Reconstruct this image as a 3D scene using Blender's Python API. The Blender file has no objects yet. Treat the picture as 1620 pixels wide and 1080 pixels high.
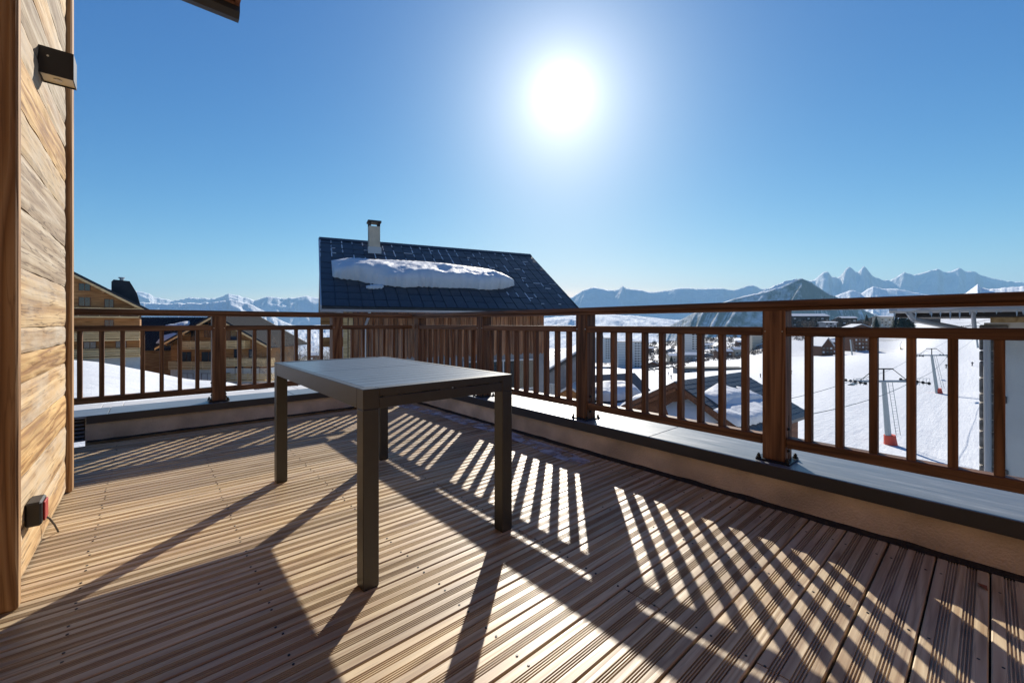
import bpy, bmesh, math, random
from mathutils import Vector, Matrix, noise
random.seed(7)
R = math.radians
scene = bpy.context.scene
COL = scene.collection

# ------------------------------------------------------------------ camera
# world frame: X along the deck boards, Y along the right-hand parapet, Z up, deck surface at z=0
YAW = R(41.0); FPX = 660.0; U0 = 810.0; V0 = 512.0; CAMZ = 1.0
SY, CY = math.sin(YAW), math.cos(YAW)
cam = bpy.data.cameras.new('camera'); cam_o = bpy.data.objects.new('camera', cam); COL.objects.link(cam_o)
cam.sensor_fit = 'HORIZONTAL'; cam.sensor_width = 36.0; cam.lens = FPX / 1620.0 * 36.0
cam.shift_y = -(540.0 - V0) / 1620.0
cam.clip_start = 0.05; cam.clip_end = 60000.0
cam_o.location = (0, 0, CAMZ); cam_o.rotation_euler = (R(90), 0, -YAW)
scene.camera = cam_o

def C(r, f, z):                       # right / forward / height -> world point
    return Vector((SY * f + CY * r, CY * f - SY * r, z))
def at(u, v, f):                      # photo pixel at a given forward distance -> world point
    return C((u - U0) / FPX * f, f, CAMZ + (V0 - v) / FPX * f)

# ------------------------------------------------------------------ sun, sky, exposure
SUN_AZ = YAW + math.atan2(80.0, FPX); SUN_EL = R(28.6)
sun_dir = Vector((math.sin(SUN_AZ) * math.cos(SUN_EL), math.cos(SUN_AZ) * math.cos(SUN_EL), math.sin(SUN_EL)))
sl = bpy.data.lights.new('sun', 'SUN'); sl.energy = 4.7; sl.angle = R(0.5); sl.color = (1.0, 0.93, 0.82)
so = bpy.data.objects.new('sun', sl); COL.objects.link(so)
so.rotation_euler = sun_dir.to_track_quat('Z', 'Y').to_euler(); so.location = sun_dir * 30
world = bpy.data.worlds.new('World'); scene.world = world; world.use_nodes = True
wn = world.node_tree.nodes; wl = world.node_tree.links
bg = wn['Background']
sky = wn.new('ShaderNodeTexSky'); sky.sky_type = 'NISHITA'; sky.sun_disc = False
sky.sun_elevation = SUN_EL; sky.sun_rotation = SUN_AZ
sky.altitude = 1800.0; sky.air_density = 1.0; sky.dust_density = 0.6; sky.ozone_density = 2.0
# aureole: the bright sky right round the sun
tc = wn.new('ShaderNodeTexCoord')
dot = wn.new('ShaderNodeVectorMath'); dot.operation = 'DOT_PRODUCT'; dot.inputs[1].default_value = sun_dir
nrm = wn.new('ShaderNodeVectorMath'); nrm.operation = 'NORMALIZE'
wl.new(tc.outputs['Generated'], nrm.inputs[0]); wl.new(nrm.outputs[0], dot.inputs[0])
acos = wn.new('ShaderNodeMath'); acos.operation = 'ARCCOSINE'; wl.new(dot.outputs['Value'], acos.inputs[0])
def aur(amp, width, power):
    d = wn.new('ShaderNodeMath'); d.operation = 'DIVIDE'; d.inputs[1].default_value = R(width); wl.new(acos.outputs[0], d.inputs[0])
    p = wn.new('ShaderNodeMath'); p.operation = 'POWER'; p.inputs[1].default_value = power; wl.new(d.outputs[0], p.inputs[0])
    a = wn.new('ShaderNodeMath'); a.operation = 'ADD'; a.inputs[1].default_value = 1.0; wl.new(p.outputs[0], a.inputs[0])
    q = wn.new('ShaderNodeMath'); q.operation = 'DIVIDE'; q.inputs[0].default_value = amp; wl.new(a.outputs[0], q.inputs[1])
    return q
a1 = aur(8.0, 2.2, 2.2); a2 = aur(2.7, 9.0, 2.3)
asum = wn.new('ShaderNodeMath'); asum.operation = 'ADD'; wl.new(a1.outputs[0], asum.inputs[0]); wl.new(a2.outputs[0], asum.inputs[1])
acol = wn.new('ShaderNodeVectorMath'); acol.operation = 'SCALE'; acol.inputs[0].default_value = (1.0, 0.97, 0.92)
wl.new(asum.outputs[0], acol.inputs['Scale'])
sadd = wn.new('ShaderNodeVectorMath'); sadd.operation = 'ADD'
sep = wn.new('ShaderNodeSeparateColor'); shs = wn.new('ShaderNodeCombineColor'); wl.new(sky.outputs[0], sep.inputs[0])
for ch, (gain, gam) in enumerate(((0.098, 2.08), (0.335, 1.32), (0.93, 0.78))):      # the photograph's colour response
    pw_ = wn.new('ShaderNodeMath'); pw_.operation = 'POWER'; pw_.inputs[1].default_value = gam; wl.new(sep.outputs[ch], pw_.inputs[0])
    ml_ = wn.new('ShaderNodeMath'); ml_.operation = 'MULTIPLY'; ml_.inputs[1].default_value = gain; wl.new(pw_.outputs[0], ml_.inputs[0]); wl.new(ml_.outputs[0], shs.inputs[ch])
wl.new(shs.outputs[0], sadd.inputs[0]); wl.new(acol.outputs[0], sadd.inputs[1])
wl.new(sadd.outputs[0], bg.inputs['Color'])
bg.inputs['Strength'].default_value = 0.1
vs = scene.view_settings; vs.view_transform = 'Standard'; vs.look = 'None'; vs.exposure = 0.86; vs.gamma = 1.0; vs.use_curve_mapping = False
scene.cycles.use_denoising = True
scene.cycles.max_bounces = 8; scene.cycles.volume_bounces = 0

# ------------------------------------------------------------------ object helpers
WM = {}
def lerp(a, b, t): return a + (b-a)*t
def link(o, parent=None, mw=None):
    COL.objects.link(o)
    mw = mw if mw is not None else Matrix.Identity(4)
    if parent is not None:
        o.parent = parent; o.matrix_basis = WM[parent].inverted() @ mw
    else:
        o.matrix_basis = mw
    WM[o] = mw
    return o
def tag(o, label=None, cat=None, group=None, kind=None):
    if label: o['label'] = label
    if cat: o['category'] = cat
    if group: o['group'] = group
    if kind: o['kind'] = kind
    return o
def T(x=0, y=0, z=0, rz=0, rx=0, ry=0):
    return Matrix.Translation((x, y, z)) @ Matrix.Rotation(rz, 4, 'Z') @ Matrix.Rotation(ry, 4, 'Y') @ Matrix.Rotation(rx, 4, 'X')
def thing(name, label, cat, mw, group=None):
    o = bpy.data.objects.new(name, None); o.empty_display_size = 0.1
    link(o, None, mw); return tag(o, label, cat, group)
def struct(name, mw=None):
    o = bpy.data.objects.new(name, None); link(o, None, mw); o['kind'] = 'structure'; return o
def obj(name, me, mat, parent=None, mw=None, local=None):
    o = bpy.data.objects.new(name, me)
    if mat is not None and len(me.materials) == 0: me.materials.append(mat)
    if local is not None: mw = WM[parent] @ local
    return link(o, parent, mw)

class MB:
    def __init__(s): s.v = []; s.f = []
    def add(s, vs_, fs_):
        n = len(s.v); s.v += [tuple(p) for p in vs_]; s.f += [tuple(i + n for i in f) for f in fs_]; return s
    def box(s, x0, x1, y0, y1, z0, z1):
        return s.add([(x0,y0,z0),(x1,y0,z0),(x1,y1,z0),(x0,y1,z0),(x0,y0,z1),(x1,y0,z1),(x1,y1,z1),(x0,y1,z1)],
                     [(0,3,2,1),(4,5,6,7),(0,1,5,4),(1,2,6,5),(2,3,7,6),(3,0,4,7)])
    def cbox(s, x0, x1, y0, y1, z0, z1, c=0.003):
        bm = bmesh.new(); bmesh.ops.create_cube(bm, size=1.0)
        for p in bm.verts: p.co = Vector(((x0+x1)/2 + p.co.x*(x1-x0), (y0+y1)/2 + p.co.y*(y1-y0), (z0+z1)/2 + p.co.z*(z1-z0)))
        bmesh.ops.bevel(bm, geom=list(bm.edges), offset=c, segments=1, affect='EDGES', profile=0.5)
        bm.verts.index_update()
        s.add([p.co[:] for p in bm.verts], [[q.index for q in f.verts] for f in bm.faces]); bm.free(); return s
    def prism(s, poly, a0, a1, axis='x'):            # polygon in the two other axes, extruded along axis
        n = len(poly)
        def P(a, p): return (a,p[0],p[1]) if axis=='x' else ((p[0],a,p[1]) if axis=='y' else (p[0],p[1],a))
        vs_ = [P(a0,p) for p in poly] + [P(a1,p) for p in poly]
        fs_ = [tuple(range(n-1,-1,-1)), tuple(range(n,2*n))] + [(i,(i+1)%n,n+(i+1)%n,n+i) for i in range(n)]
        return s.add(vs_, fs_)
    def tube(s, p0, p1, r, n=8, r1=None):
        p0 = Vector(p0); p1 = Vector(p1); d = (p1-p0).normalized(); r1 = r if r1 is None else r1
        a = d.orthogonal().normalized(); b = d.cross(a)
        vs_ = []
        for p, rr in ((p0,r),(p1,r1)):
            for i in range(n):
                t = 2*math.pi*i/n; vs_.append(p + a*rr*math.cos(t) + b*rr*math.sin(t))
        fs_ = [(i,(i+1)%n,n+(i+1)%n,n+i) for i in range(n)] + [tuple(range(n-1,-1,-1)), tuple(range(n,2*n))]
        return s.add(vs_, fs_)
    def path(s, pts, r, n=6):
        for a, b in zip(pts[:-1], pts[1:]): s.tube(a, b, r, n)
        return s
    def grid(s, rows, closed=False):
        nr = len(rows); nc = len(rows[0]); vs_ = [p for r_ in rows for p in r_]
        fs_ = [(i*nc+j, i*nc+j+1, (i+1)*nc+j+1, (i+1)*nc+j) for i in range(nr-1) for j in range(nc-1)]
        return s.add(vs_, fs_)
    def mesh(s, name, smooth=False):
        me = bpy.data.meshes.new(name); me.from_pydata(s.v, [], s.f); me.update()
        bm = bmesh.new(); bm.from_mesh(me); bmesh.ops.recalc_face_normals(bm, faces=bm.faces); bm.to_mesh(me); bm.free()
        if smooth:
            for p in me.polygons: p.use_smooth = True
        return me
def box_mesh(name, *a, c=0.003): return MB().cbox(*a, c=c).mesh(name)

# ------------------------------------------------------------------ materials
def new_mat(name):
    m = bpy.data.materials.new(name); m.use_nodes = True
    return m, m.node_tree.nodes, m.node_tree.links, m.node_tree.nodes['Principled BSDF']
def ramp(n, stops, interp='LINEAR'):
    r = n.new('ShaderNodeValToRGB'); r.color_ramp.interpolation = interp
    e = r.color_ramp.elements
    while len(e) > 1: e.remove(e[-1])
    e[0].position = stops[0][0]; e[0].color = (*stops[0][1], 1) if len(stops[0][1]) == 3 else stops[0][1]
    for p, c_ in stops[1:]:
        k = e.new(p); k.color = (*c_, 1)
    return r
def flat(name, col, rough=0.6, metal=0.0, spec=0.5, var=0.0, scale=8.0, bump=0.0, bscale=60.0):
    m, n, l, b = new_mat(name)
    b.inputs['Roughness'].default_value = rough; b.inputs['Metallic'].default_value = metal
    b.inputs['Specular IOR Level'].default_value = spec
    b.inputs['Base Color'].default_value = (*col, 1)
    t = n.new('ShaderNodeTexCoord')
    if var > 0:
        ns = n.new('ShaderNodeTexNoise'); ns.inputs['Scale'].default_value = scale; ns.inputs['Detail'].default_value = 6
        l.new(t.outputs['Object'], ns.inputs['Vector'])
        r = ramp(n, [(0.3, [c_*(1-var) for c_ in col]), (0.7, [min(1, c_*(1+var)) for c_ in col])])
        l.new(ns.outputs['Fac'], r.inputs[0]); l.new(r.outputs[0], b.inputs['Base Color'])
    if bump > 0:
        n2 = n.new('ShaderNodeTexNoise'); n2.inputs['Scale'].default_value = bscale; n2.inputs['Detail'].default_value = 5
        l.new(t.outputs['Object'], n2.inputs['Vector'])
        bp = n.new('ShaderNodeBump'); bp.inputs['Strength'].default_value = bump; bp.inputs['Distance'].default_value = 0.02
        l.new(n2.outputs['Fac'], bp.inputs['Height']); l.new(bp.outputs[0], b.inputs['Normal'])
    return m
def wood(name, dark, mid, light, rough=0.6, grain=1.0, knots=0.5, tint=0.25, bump=0.25, spec=0.3, weather=None, rings=9.0, cracks=0.35, fine=0.4):
    """grain runs along the object's local X; every object gets its own offset and tint"""
    m, n, l, b = new_mat(name)
    b.inputs['Specular IOR Level'].default_value = spec
    tc_ = n.new('ShaderNodeTexCoord'); oi = n.new('ShaderNodeObjectInfo')
    off = n.new('ShaderNodeVectorMath'); off.operation = 'SCALE'; off.inputs[0].default_value = (37.0, 19.0, 53.0)
    l.new(oi.outputs['Random'], off.inputs['Scale'])
    add = n.new('ShaderNodeVectorMath'); add.operation = 'ADD'
    l.new(tc_.outputs['Object'], add.inputs[0]); l.new(off.outputs[0], add.inputs[1])
    def mapped(sx, sy, sz):
        mp = n.new('ShaderNodeVectorMath'); mp.operation = 'MULTIPLY'; mp.inputs[1].default_value = (sx, sy, sz)
        l.new(add.outputs[0], mp.inputs[0]); return mp
    # broad cathedral grain : distorted rings
    m1 = mapped(0.4*grain, 9*grain, 9*grain)
    wn_ = n.new('ShaderNodeTexNoise'); wn_.inputs['Scale'].default_value = 1.0; wn_.inputs['Detail'].default_value = 2; l.new(m1.outputs[0], wn_.inputs['Vector'])
    mul = n.new('ShaderNodeMath'); mul.operation = 'MULTIPLY'; mul.inputs[1].default_value = rings; l.new(wn_.outputs['Fac'], mul.inputs[0])
    pp = n.new('ShaderNodeMath'); pp.operation = 'PINGPONG'; pp.inputs[1].default_value = 0.5; l.new(mul.outputs[0], pp.inputs[0])
    m2 = mapped(3*grain, 110*grain, 110*grain)
    fn = n.new('ShaderNodeTexNoise'); fn.inputs['Scale'].default_value = 1.0; fn.inputs['Detail'].default_value = 3; l.new(m2.outputs[0], fn.inputs['Vector'])
    mixf = n.new('ShaderNodeMix'); mixf.data_type = 'FLOAT'; mixf.inputs[0].default_value = fine
    sc_ = n.new('ShaderNodeMath'); sc_.operation = 'MULTIPLY'; sc_.inputs[1].default_value = 2.0; l.new(pp.outputs[0], sc_.inputs[0])
    l.new(sc_.outputs[0], mixf.inputs[2]); l.new(fn.outputs['Fac'], mixf.inputs[3])
    rp = ramp(n, [(0.12, dark), (0.45, mid), (0.85, light)]); l.new(mixf.outputs[0], rp.inputs[0])
    col = rp.outputs[0]
    # knots
    if knots > 0:
        m3 = mapped(2.2, 9.0, 9.0)
        vo = n.new('ShaderNodeTexVoronoi'); vo.inputs['Scale'].default_value = 1.0; l.new(m3.outputs[0], vo.inputs['Vector'])
        kr = ramp(n, [(0.02, (1,1,1)), (0.16, (0,0,0))]); l.new(vo.outputs['Distance'], kr.inputs[0])
        km = n.new('ShaderNodeMath'); km.operation = 'MULTIPLY'; km.inputs[1].default_value = knots; l.new(kr.outputs[0], km.inputs[0])
        mx = n.new('ShaderNodeMix'); mx.data_type = 'RGBA'; l.new(km.outputs[0], mx.inputs[0]); l.new(col, mx.inputs[6])
        mx.inputs[7].default_value = (dark[0]*0.55, dark[1]*0.5, dark[2]*0.5, 1); col = mx.outputs[2]
    if cracks > 0:                                # drying checks along the grain
        m5 = mapped(1.3, 34.0, 34.0)
        ck = n.new('ShaderNodeTexNoise'); ck.inputs['Scale'].default_value = 1.0; ck.inputs['Detail'].default_value = 3; l.new(m5.outputs[0], ck.inputs['Vector'])
        cr_ = ramp(n, [(0.475,(0,0,0)),(0.5,(cracks,)*3),(0.525,(0,0,0))]); l.new(ck.outputs['Fac'], cr_.inputs[0])
        mx = n.new('ShaderNodeMix'); mx.data_type = 'RGBA'; l.new(cr_.outputs[0], mx.inputs[0]); l.new(col, mx.inputs[6])
        mx.inputs[7].default_value = (dark[0]*0.45, dark[1]*0.42, dark[2]*0.4, 1); col = mx.outputs[2]
    if weather is not None:                       # grey, worn patches with a shape of their own
        wc, amount = weather
        m4 = mapped(1.1, 4.0, 4.0)
        wz = n.new('ShaderNodeTexNoise'); wz.inputs['Scale'].default_value = 1.0; wz.inputs['Detail'].default_value = 6; wz.inputs['Roughness'].default_value = 0.65
        l.new(m4.outputs[0], wz.inputs['Vector'])
        wr = ramp(n, [(0.42, (0,0,0)), (0.62, (amount,)*3)]); l.new(wz.outputs['Fac'], wr.inputs[0])
        mx = n.new('ShaderNodeMix'); mx.data_type = 'RGBA'; l.new(wr.outputs[0], mx.inputs[0]); l.new(col, mx.inputs[6])
        mx.inputs[7].default_value = (*wc, 1); col = mx.outputs[2]
    hv = n.new('ShaderNodeHueSaturation')
    mr = n.new('ShaderNodeMapRange'); mr.inputs[3].default_value = 1-tint; mr.inputs[4].default_value = 1+tint
    l.new(oi.outputs['Random'], mr.inputs[0]); l.new(mr.outputs[0], hv.inputs['Value'])
    l.new(col, hv.inputs['Color']); l.new(hv.outputs[0], b.inputs['Base Color'])
    rr = n.new('ShaderNodeMapRange'); rr.inputs[3].default_value = rough-0.08; rr.inputs[4].default_value = rough+0.12
    l.new(fn.outputs['Fac'], rr.inputs[0]); l.new(rr.outputs[0], b.inputs['Roughness'])
    if bump > 0:
        bp = n.new('ShaderNodeBump'); bp.inputs['Strength'].default_value = bump; bp.inputs['Distance'].default_value = 0.004
        l.new(mixf.outputs[0], bp.inputs['Height']); l.new(bp.outputs[0], b.inputs['Normal'])
    return m

M = {}
M['deck'] = wood('deck_larch', (0.28,0.175,0.09), (0.46,0.34,0.20), (0.57,0.45,0.285), rough=0.46, spec=0.5, knots=0.85, tint=0.22, bump=0.25, weather=((0.40,0.31,0.24), 0.4))
M['rail'] = wood('stained_rail', (0.060,0.027,0.012), (0.140,0.064,0.028), (0.235,0.118,0.055), rough=0.5, knots=0.5, tint=0.18, bump=0.3)
M['old'] = wood('old_plank', (0.20,0.105,0.045), (0.42,0.27,0.13), (0.56,0.41,0.23), rough=0.75, grain=0.8, knots=0.6, tint=0.2, bump=0.7, weather=((0.44,0.38,0.30), 0.8), rings=5.0, cracks=0.8, fine=0.5)
M['old_grey'] = wood('old_grey_plank', (0.17,0.11,0.065), (0.36,0.28,0.19), (0.50,0.43,0.33), rough=0.8, grain=0.9, knots=0.6, tint=0.15, bump=0.8, weather=((0.22,0.17,0.13), 0.6), rings=6.0, cracks=0.9, fine=0.5)
M['old_gold'] = wood('old_golden_plank', (0.20,0.09,0.03), (0.42,0.245,0.095), (0.57,0.38,0.17), rough=0.75, grain=0.9, knots=0.8, tint=0.12, bump=0.7, weather=((0.20,0.12,0.06), 0.5), rings=11.0, cracks=0.6, fine=0.4)
M['trim'] = wood('corner_board', (0.17,0.085,0.035), (0.30,0.165,0.075), (0.42,0.26,0.13), rough=0.7, knots=0.4, tint=0.1, bump=0.6)
M['clad'] = wood('weathered_cladding', (0.10,0.034,0.014), (0.25,0.095,0.04), (0.38,0.18,0.085), rough=0.7, grain=0.5, knots=0.35, tint=0.3, bump=0.4, weather=((0.30,0.22,0.16), 0.3))
M['chalet_wood'] = wood('larch_siding', (0.17,0.07,0.022), (0.29,0.135,0.045), (0.40,0.205,0.08), rough=0.7, grain=0.25, knots=0.1, tint=0.15, bump=0.0)
M['pale_wood'] = wood('pale_balcony_wood', (0.42,0.27,0.12), (0.56,0.39,0.19), (0.66,0.49,0.27), rough=0.7, grain=0.3, knots=0.0, tint=0.1, bump=0.0)
M['brown_wood'] = wood('brown_timber', (0.07,0.03,0.018), (0.13,0.055,0.03), (0.19,0.09,0.05), rough=0.7, grain=0.3, knots=0.0, tint=0.2, bump=0.0)
M['concrete'] = flat('parapet_render', (0.64,0.545,0.44), 0.9, var=0.32, scale=3.5, bump=0.5, bscale=90)
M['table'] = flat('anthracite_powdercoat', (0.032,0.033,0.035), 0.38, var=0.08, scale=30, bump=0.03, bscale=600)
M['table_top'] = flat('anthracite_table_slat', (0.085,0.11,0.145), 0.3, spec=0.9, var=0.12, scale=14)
M['flash'] = flat('anthracite_flashing', (0.035,0.037,0.042), 0.4, var=0.15, scale=6)
M['steel'] = flat('black_steel', (0.02,0.02,0.022), 0.35, metal=0.6)
M['zinc'] = flat('zinc_bolt', (0.55,0.55,0.55), 0.3, metal=1.0)
M['membrane'] = flat('dark_membrane', (0.015,0.014,0.013), 0.9, var=0.4, scale=10, bump=0.4)
M['black'] = flat('black_lamp_body', (0.012,0.012,0.014), 0.45, bump=0.04, bscale=300)
M['red_plastic'] = flat('red_plastic', (0.35,0.03,0.03), 0.4)
def coping_mat(name, col, r0, r1):
    m, n, l, b = new_mat(name)
    t = n.new('ShaderNodeTexCoord')
    mp = n.new('ShaderNodeVectorMath'); mp.operation = 'MULTIPLY'; mp.inputs[1].default_value = (1.5, 16.0, 1.0)
    l.new(t.outputs['Object'], mp.inputs[0])
    ns = n.new('ShaderNodeTexNoise'); ns.inputs['Scale'].default_value = 1.6; ns.inputs['Detail'].default_value = 7; ns.inputs['Roughness'].default_value = 0.62
    l.new(mp.outputs[0], ns.inputs['Vector'])
    r = ramp(n, [(0.3, [c_*0.6 for c_ in col]), (0.55, col), (0.75, [min(1, c_*1.9) for c_ in col])])
    l.new(ns.outputs['Fac'], r.inputs[0]); l.new(r.outputs[0], b.inputs['Base Color'])
    mr = n.new('ShaderNodeMapRange'); mr.inputs[3].default_value = r0; mr.inputs[4].default_value = r1
    l.new(ns.outputs['Fac'], mr.inputs[0]); l.new(mr.outputs[0], b.inputs['Roughness'])
    b.inputs['Specular IOR Level'].default_value = 0.7
    n2 = n.new('ShaderNodeTexNoise'); n2.inputs['Scale'].default_value = 7.0; n2.inputs['Detail'].default_value = 5; l.new(t.outputs['Object'], n2.inputs['Vector'])
    bp = n.new('ShaderNodeBump'); bp.inputs['Strength'].default_value = 0.12; bp.inputs['Distance'].default_value = 0.01
    l.new(n2.outputs['Fac'], bp.inputs['Height']); l.new(bp.outputs[0], b.inputs['Normal'])
    return m
M['coping'] = coping_mat('weathered_coping', (0.15,0.165,0.19), 0.22, 0.5)
M['coping_pale'] = coping_mat('pale_ledge', (0.55,0.56,0.58), 0.5, 0.8)
def snow_mat(name, scale=3.0, bump=0.25, dist=0.06, col=(0.60,0.62,0.65)):
    m, n, l, b = new_mat(name)
    b.inputs['Base Color'].default_value = (*col, 1); b.inputs['Roughness'].default_value = 0.65; b.inputs['Specular IOR Level'].default_value = 0.25
    t = n.new('ShaderNodeTexCoord')
    ns = n.new('ShaderNodeTexNoise'); ns.inputs['Scale'].default_value = scale; ns.inputs['Detail'].default_value = 8; ns.inputs['Roughness'].default_value = 0.6
    l.new(t.outputs['Object'], ns.inputs['Vector'])
    bp = n.new('ShaderNodeBump'); bp.inputs['Strength'].default_value = bump; bp.inputs['Distance'].default_value = dist
    l.new(ns.outputs['Fac'], bp.inputs['Height']); l.new(bp.outputs[0], b.inputs['Normal'])
    return m
M['snow'] = snow_mat('roof_snow', 4.0, 0.5, 0.08)

# ================================================================== the deck
deck = bpy.data.objects.new('deck', MB().box(-1.9, 2.59, -1.45, 5.02, -0.12, -0.034).mesh('deck_base'))
deck.data.materials.append(M['membrane']); link(deck); deck['kind'] = 'structure'
PITCH = 0.152; BW = 0.146
def board_profile():
    g = []; half = BW/2
    def grooves(y0, n=4, p=0.0078, w=0.0053, d=0.006):
        out = []
        for i in range(n):
            a = y0 + i*p; out += [(a, 0), (a+0.0006, -d), (a+w-0.0006, -d), (a+w, 0)]
        return out
    top = [(-half, -0.003), (-half+0.003, 0)] + grooves(-0.0405) + grooves(0.0130) + [(half-0.003, 0), (half, -0.003)]
    return top + [(half, -0.028), (-half, -0.028)]
prof = board_profile()
def board_mesh(name, L): return MB().prism([(y, z) for y, z in prof], -L/2, L/2, 'x').mesh(name)
DX0, DX1, JX = -1.9, 2.545, 1.355
board_full = board_mesh('deck_board_full', DX1-DX0)
board_a = board_mesh('deck_board_long', JX-0.002-DX0); board_b = board_mesh('deck_board_short', DX1-JX-0.002)
k0 = -9; rnd = random.Random(3)
for k in range(k0, 33):
    y = 0.004 + PITCH*(k+0.5)
    if y > 4.94: break
    def place(me, xc):
        obj('deck_board', me, M['deck'], deck, T(xc, y + rnd.uniform(-.001,.001), rnd.uniform(-.0012,.0012), rnd.uniform(-.0004,.0004)))
    if k in (2, 5, 9, -3, 14, 20, 27):
        place(board_a, (DX0+JX-0.002)/2); place(board_b, (JX+0.002+DX1)/2)
    else:
        place(board_full, (DX0+DX1)/2 + rnd.uniform(-.006,.006))

sc0 = MB(); rk = random.Random(8)
for k in range(k0, 33):
    y = 0.004 + PITCH*(k+0.5)
    if y > 4.94: break
    for jx in range(9):
        x = -1.75 + jx*0.5175
        for dy in (-0.052, 0.052):
            xx, yy = x + rk.uniform(-.006,.006), y + dy + rk.uniform(-.003,.003); sc0.tube((xx,yy,-0.002),(xx,yy,0.0016),0.0042,7)
o = obj('deck_screws', sc0.mesh('deck_screws'), M['steel'], deck); o['kind'] = 'stuff'

# ================================================================== parapets
CZ = 0.226
pr = thing('parapet_wall', 'low rendered parapet wall on the right with dark metal edge and grey coping', 'parapet', T(2.6, 0, 0))
obj('wall', MB().box(2.60, 3.02, -2.2, 5.46, -0.6, 0.205).mesh('parapet_right'), M['concrete'], pr)
# flashing: dark metal drip edge along the inner side
def flashing(name, prof_, a0, a1, axis): return MB().prism(prof_, a0, a1, axis).mesh(name)
fl = [(2.572,0.157),(2.576,0.157),(2.576,0.219),(2.66,0.2205),(2.66,0.2225),(2.572,0.2225)]
obj('flashing', flashing('flashing_right', fl, -2.2, 4.998, 'y'), M['flash'], pr)
ys = [-2.2, -0.20, 1.545, 3.28, 5.46]
for a, b in zip(ys[:-1], ys[1:]):
    w = b-a-0.004
    obj('coping_slab', box_mesh('coping_slab', -w/2, w/2, -0.215, 0.215, -0.02, 0.0, c=0.002), M['coping'], pr, T(2.791, (a+b)/2, CZ, R(90)))
pl_ = thing('parapet_wall', 'low rendered parapet wall at the back left with dark metal edge and pale ledge', 'parapet', T(1, 5.03, 0))
obj('wall', MB().box(-0.41, 2.598, 5.03, 5.42, -0.6, 0.205).mesh('parapet_left'), M['concrete'], pl_)
fl2 = [(5.000,0.155),(5.004,0.155),(5.004,0.217),(5.09,0.2185),(5.09,0.2205),(5.000,0.2205)]
obj('flashing', flashing('flashing_left', fl2, -0.40, 2.571, 'x'), M['flash'], pl_)
xs = [-2.4, -0.27, 1.2, 2.57]
for a, b in zip(xs[:-1], xs[1:]):
    w = b-a-0.004
    obj('coping_slab', box_mesh('coping_slab', -w/2, w/2, -0.205, 0.205, -0.02, 0.0, c=0.002), M['coping'], pl_, T((a+b)/2, 5.207, CZ-0.004, 0))
xs = [-2.4, -0.34, -0.19, 1.35, 2.57]
for a, b in zip(xs[:-1], xs[1:]):
    w = b-a-0.004
    obj('ledge_slab', box_mesh('ledge_slab', -w/2, w/2, -0.17, 0.17, -0.02, 0.0, c=0.002), M['coping_pale'], pl_, T((a+b)/2, 5.586, CZ-0.012, 0))
# grime and leaf litter in the joint between boards and parapets
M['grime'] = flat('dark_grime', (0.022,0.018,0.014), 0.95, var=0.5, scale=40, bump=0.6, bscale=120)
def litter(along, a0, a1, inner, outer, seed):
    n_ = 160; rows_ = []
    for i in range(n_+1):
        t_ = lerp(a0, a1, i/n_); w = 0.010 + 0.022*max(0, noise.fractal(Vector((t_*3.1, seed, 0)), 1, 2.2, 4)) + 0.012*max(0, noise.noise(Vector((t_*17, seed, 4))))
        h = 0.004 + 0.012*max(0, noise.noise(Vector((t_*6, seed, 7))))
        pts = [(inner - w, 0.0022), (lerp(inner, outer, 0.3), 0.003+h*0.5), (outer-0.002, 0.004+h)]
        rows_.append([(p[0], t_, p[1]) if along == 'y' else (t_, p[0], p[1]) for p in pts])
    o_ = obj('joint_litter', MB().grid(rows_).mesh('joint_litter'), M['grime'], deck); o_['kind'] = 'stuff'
litter('y', -1.4, 4.95, 2.556, 2.60, 2.0); litter('x', -0.4, 2.55, 4.985, 5.03, 6.0)
lf = obj('dead_leaf', MB().add([(0,0,0.004),(0.03,0.012,0.012),(0.055,0,0.005),(0.028,-0.014,0.010)],[(0,1,3),(1,2,3)]).mesh('dead_leaf'), flat('dry_leaf', (0.22,0.07,0.03), 0.8), None, T(2.36, 0.01, 0.0005, R(30)))
tag(lf, 'small reddish dead leaf on the deck near the right parapet', 'leaf')
# ribbed end of the low wall beside the timber wall
vent = thing('drain_grille', 'small ribbed grey drain grille at the end of the low wall', 'grille', T(-0.49, 5.05, 0))
for i in range(6):
    obj('rib', box_mesh('rib', -0.075, 0.075, -0.05, 0.05, 0, 0.012, c=0.002), M['coping'], vent, T(-0.49, 5.02+0.012*i, 0.02+0.031*i))
obj('backing', MB().box(-0.57,-0.415,5.08,5.10,0.0,0.2).mesh('grille_back'), M['flash'], vent)

# ================================================================== railings
PW = 0.115
def post_mesh(h):
    # built with its length along local X so that the grain runs upwards (rotated when placed)
    b = MB(); w = PW/2; s = 0.004; d = 0.03; sl_ = 0.25
    c_ = 0.004
    # lower part: notched cross-section (slots), upper part: chamfered square
    low = [(-w+c_,-w),(-s,-w),(-s,-w+d),(s,-w+d),(s,-w),(w-c_,-w),(w,-w+c_),(w,w-c_),(w-c_,w),(s,w),(s,w-d),(-s,w-d),(-s,w),(-w+c_,w),(-w,w-c_),(-w,-w+c_)]
    up = [(-w+c_,-w),(w-c_,-w),(w,-w+c_),(w,w-c_),(w-c_,w),(-w+c_,w),(-w,w-c_),(-w,-w+c_)]
    b.prism(low, 0, sl_, 'x'); b.prism(up, sl_, h, 'x')
    return b.mesh('railing_post')
PLATE = MB().cbox(-0.085,0.085,-0.085,0.085,0,0.010,c=0.002).mesh('plate')
BOLT = MB().tube((0,0,0),(0,0,0.008),0.013,6).tube((0,0,0.008),(0,0,0.020),0.009,6).tube((0,0,0.02),(0,0,0.026),0.0055,8).mesh('bolt')
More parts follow.
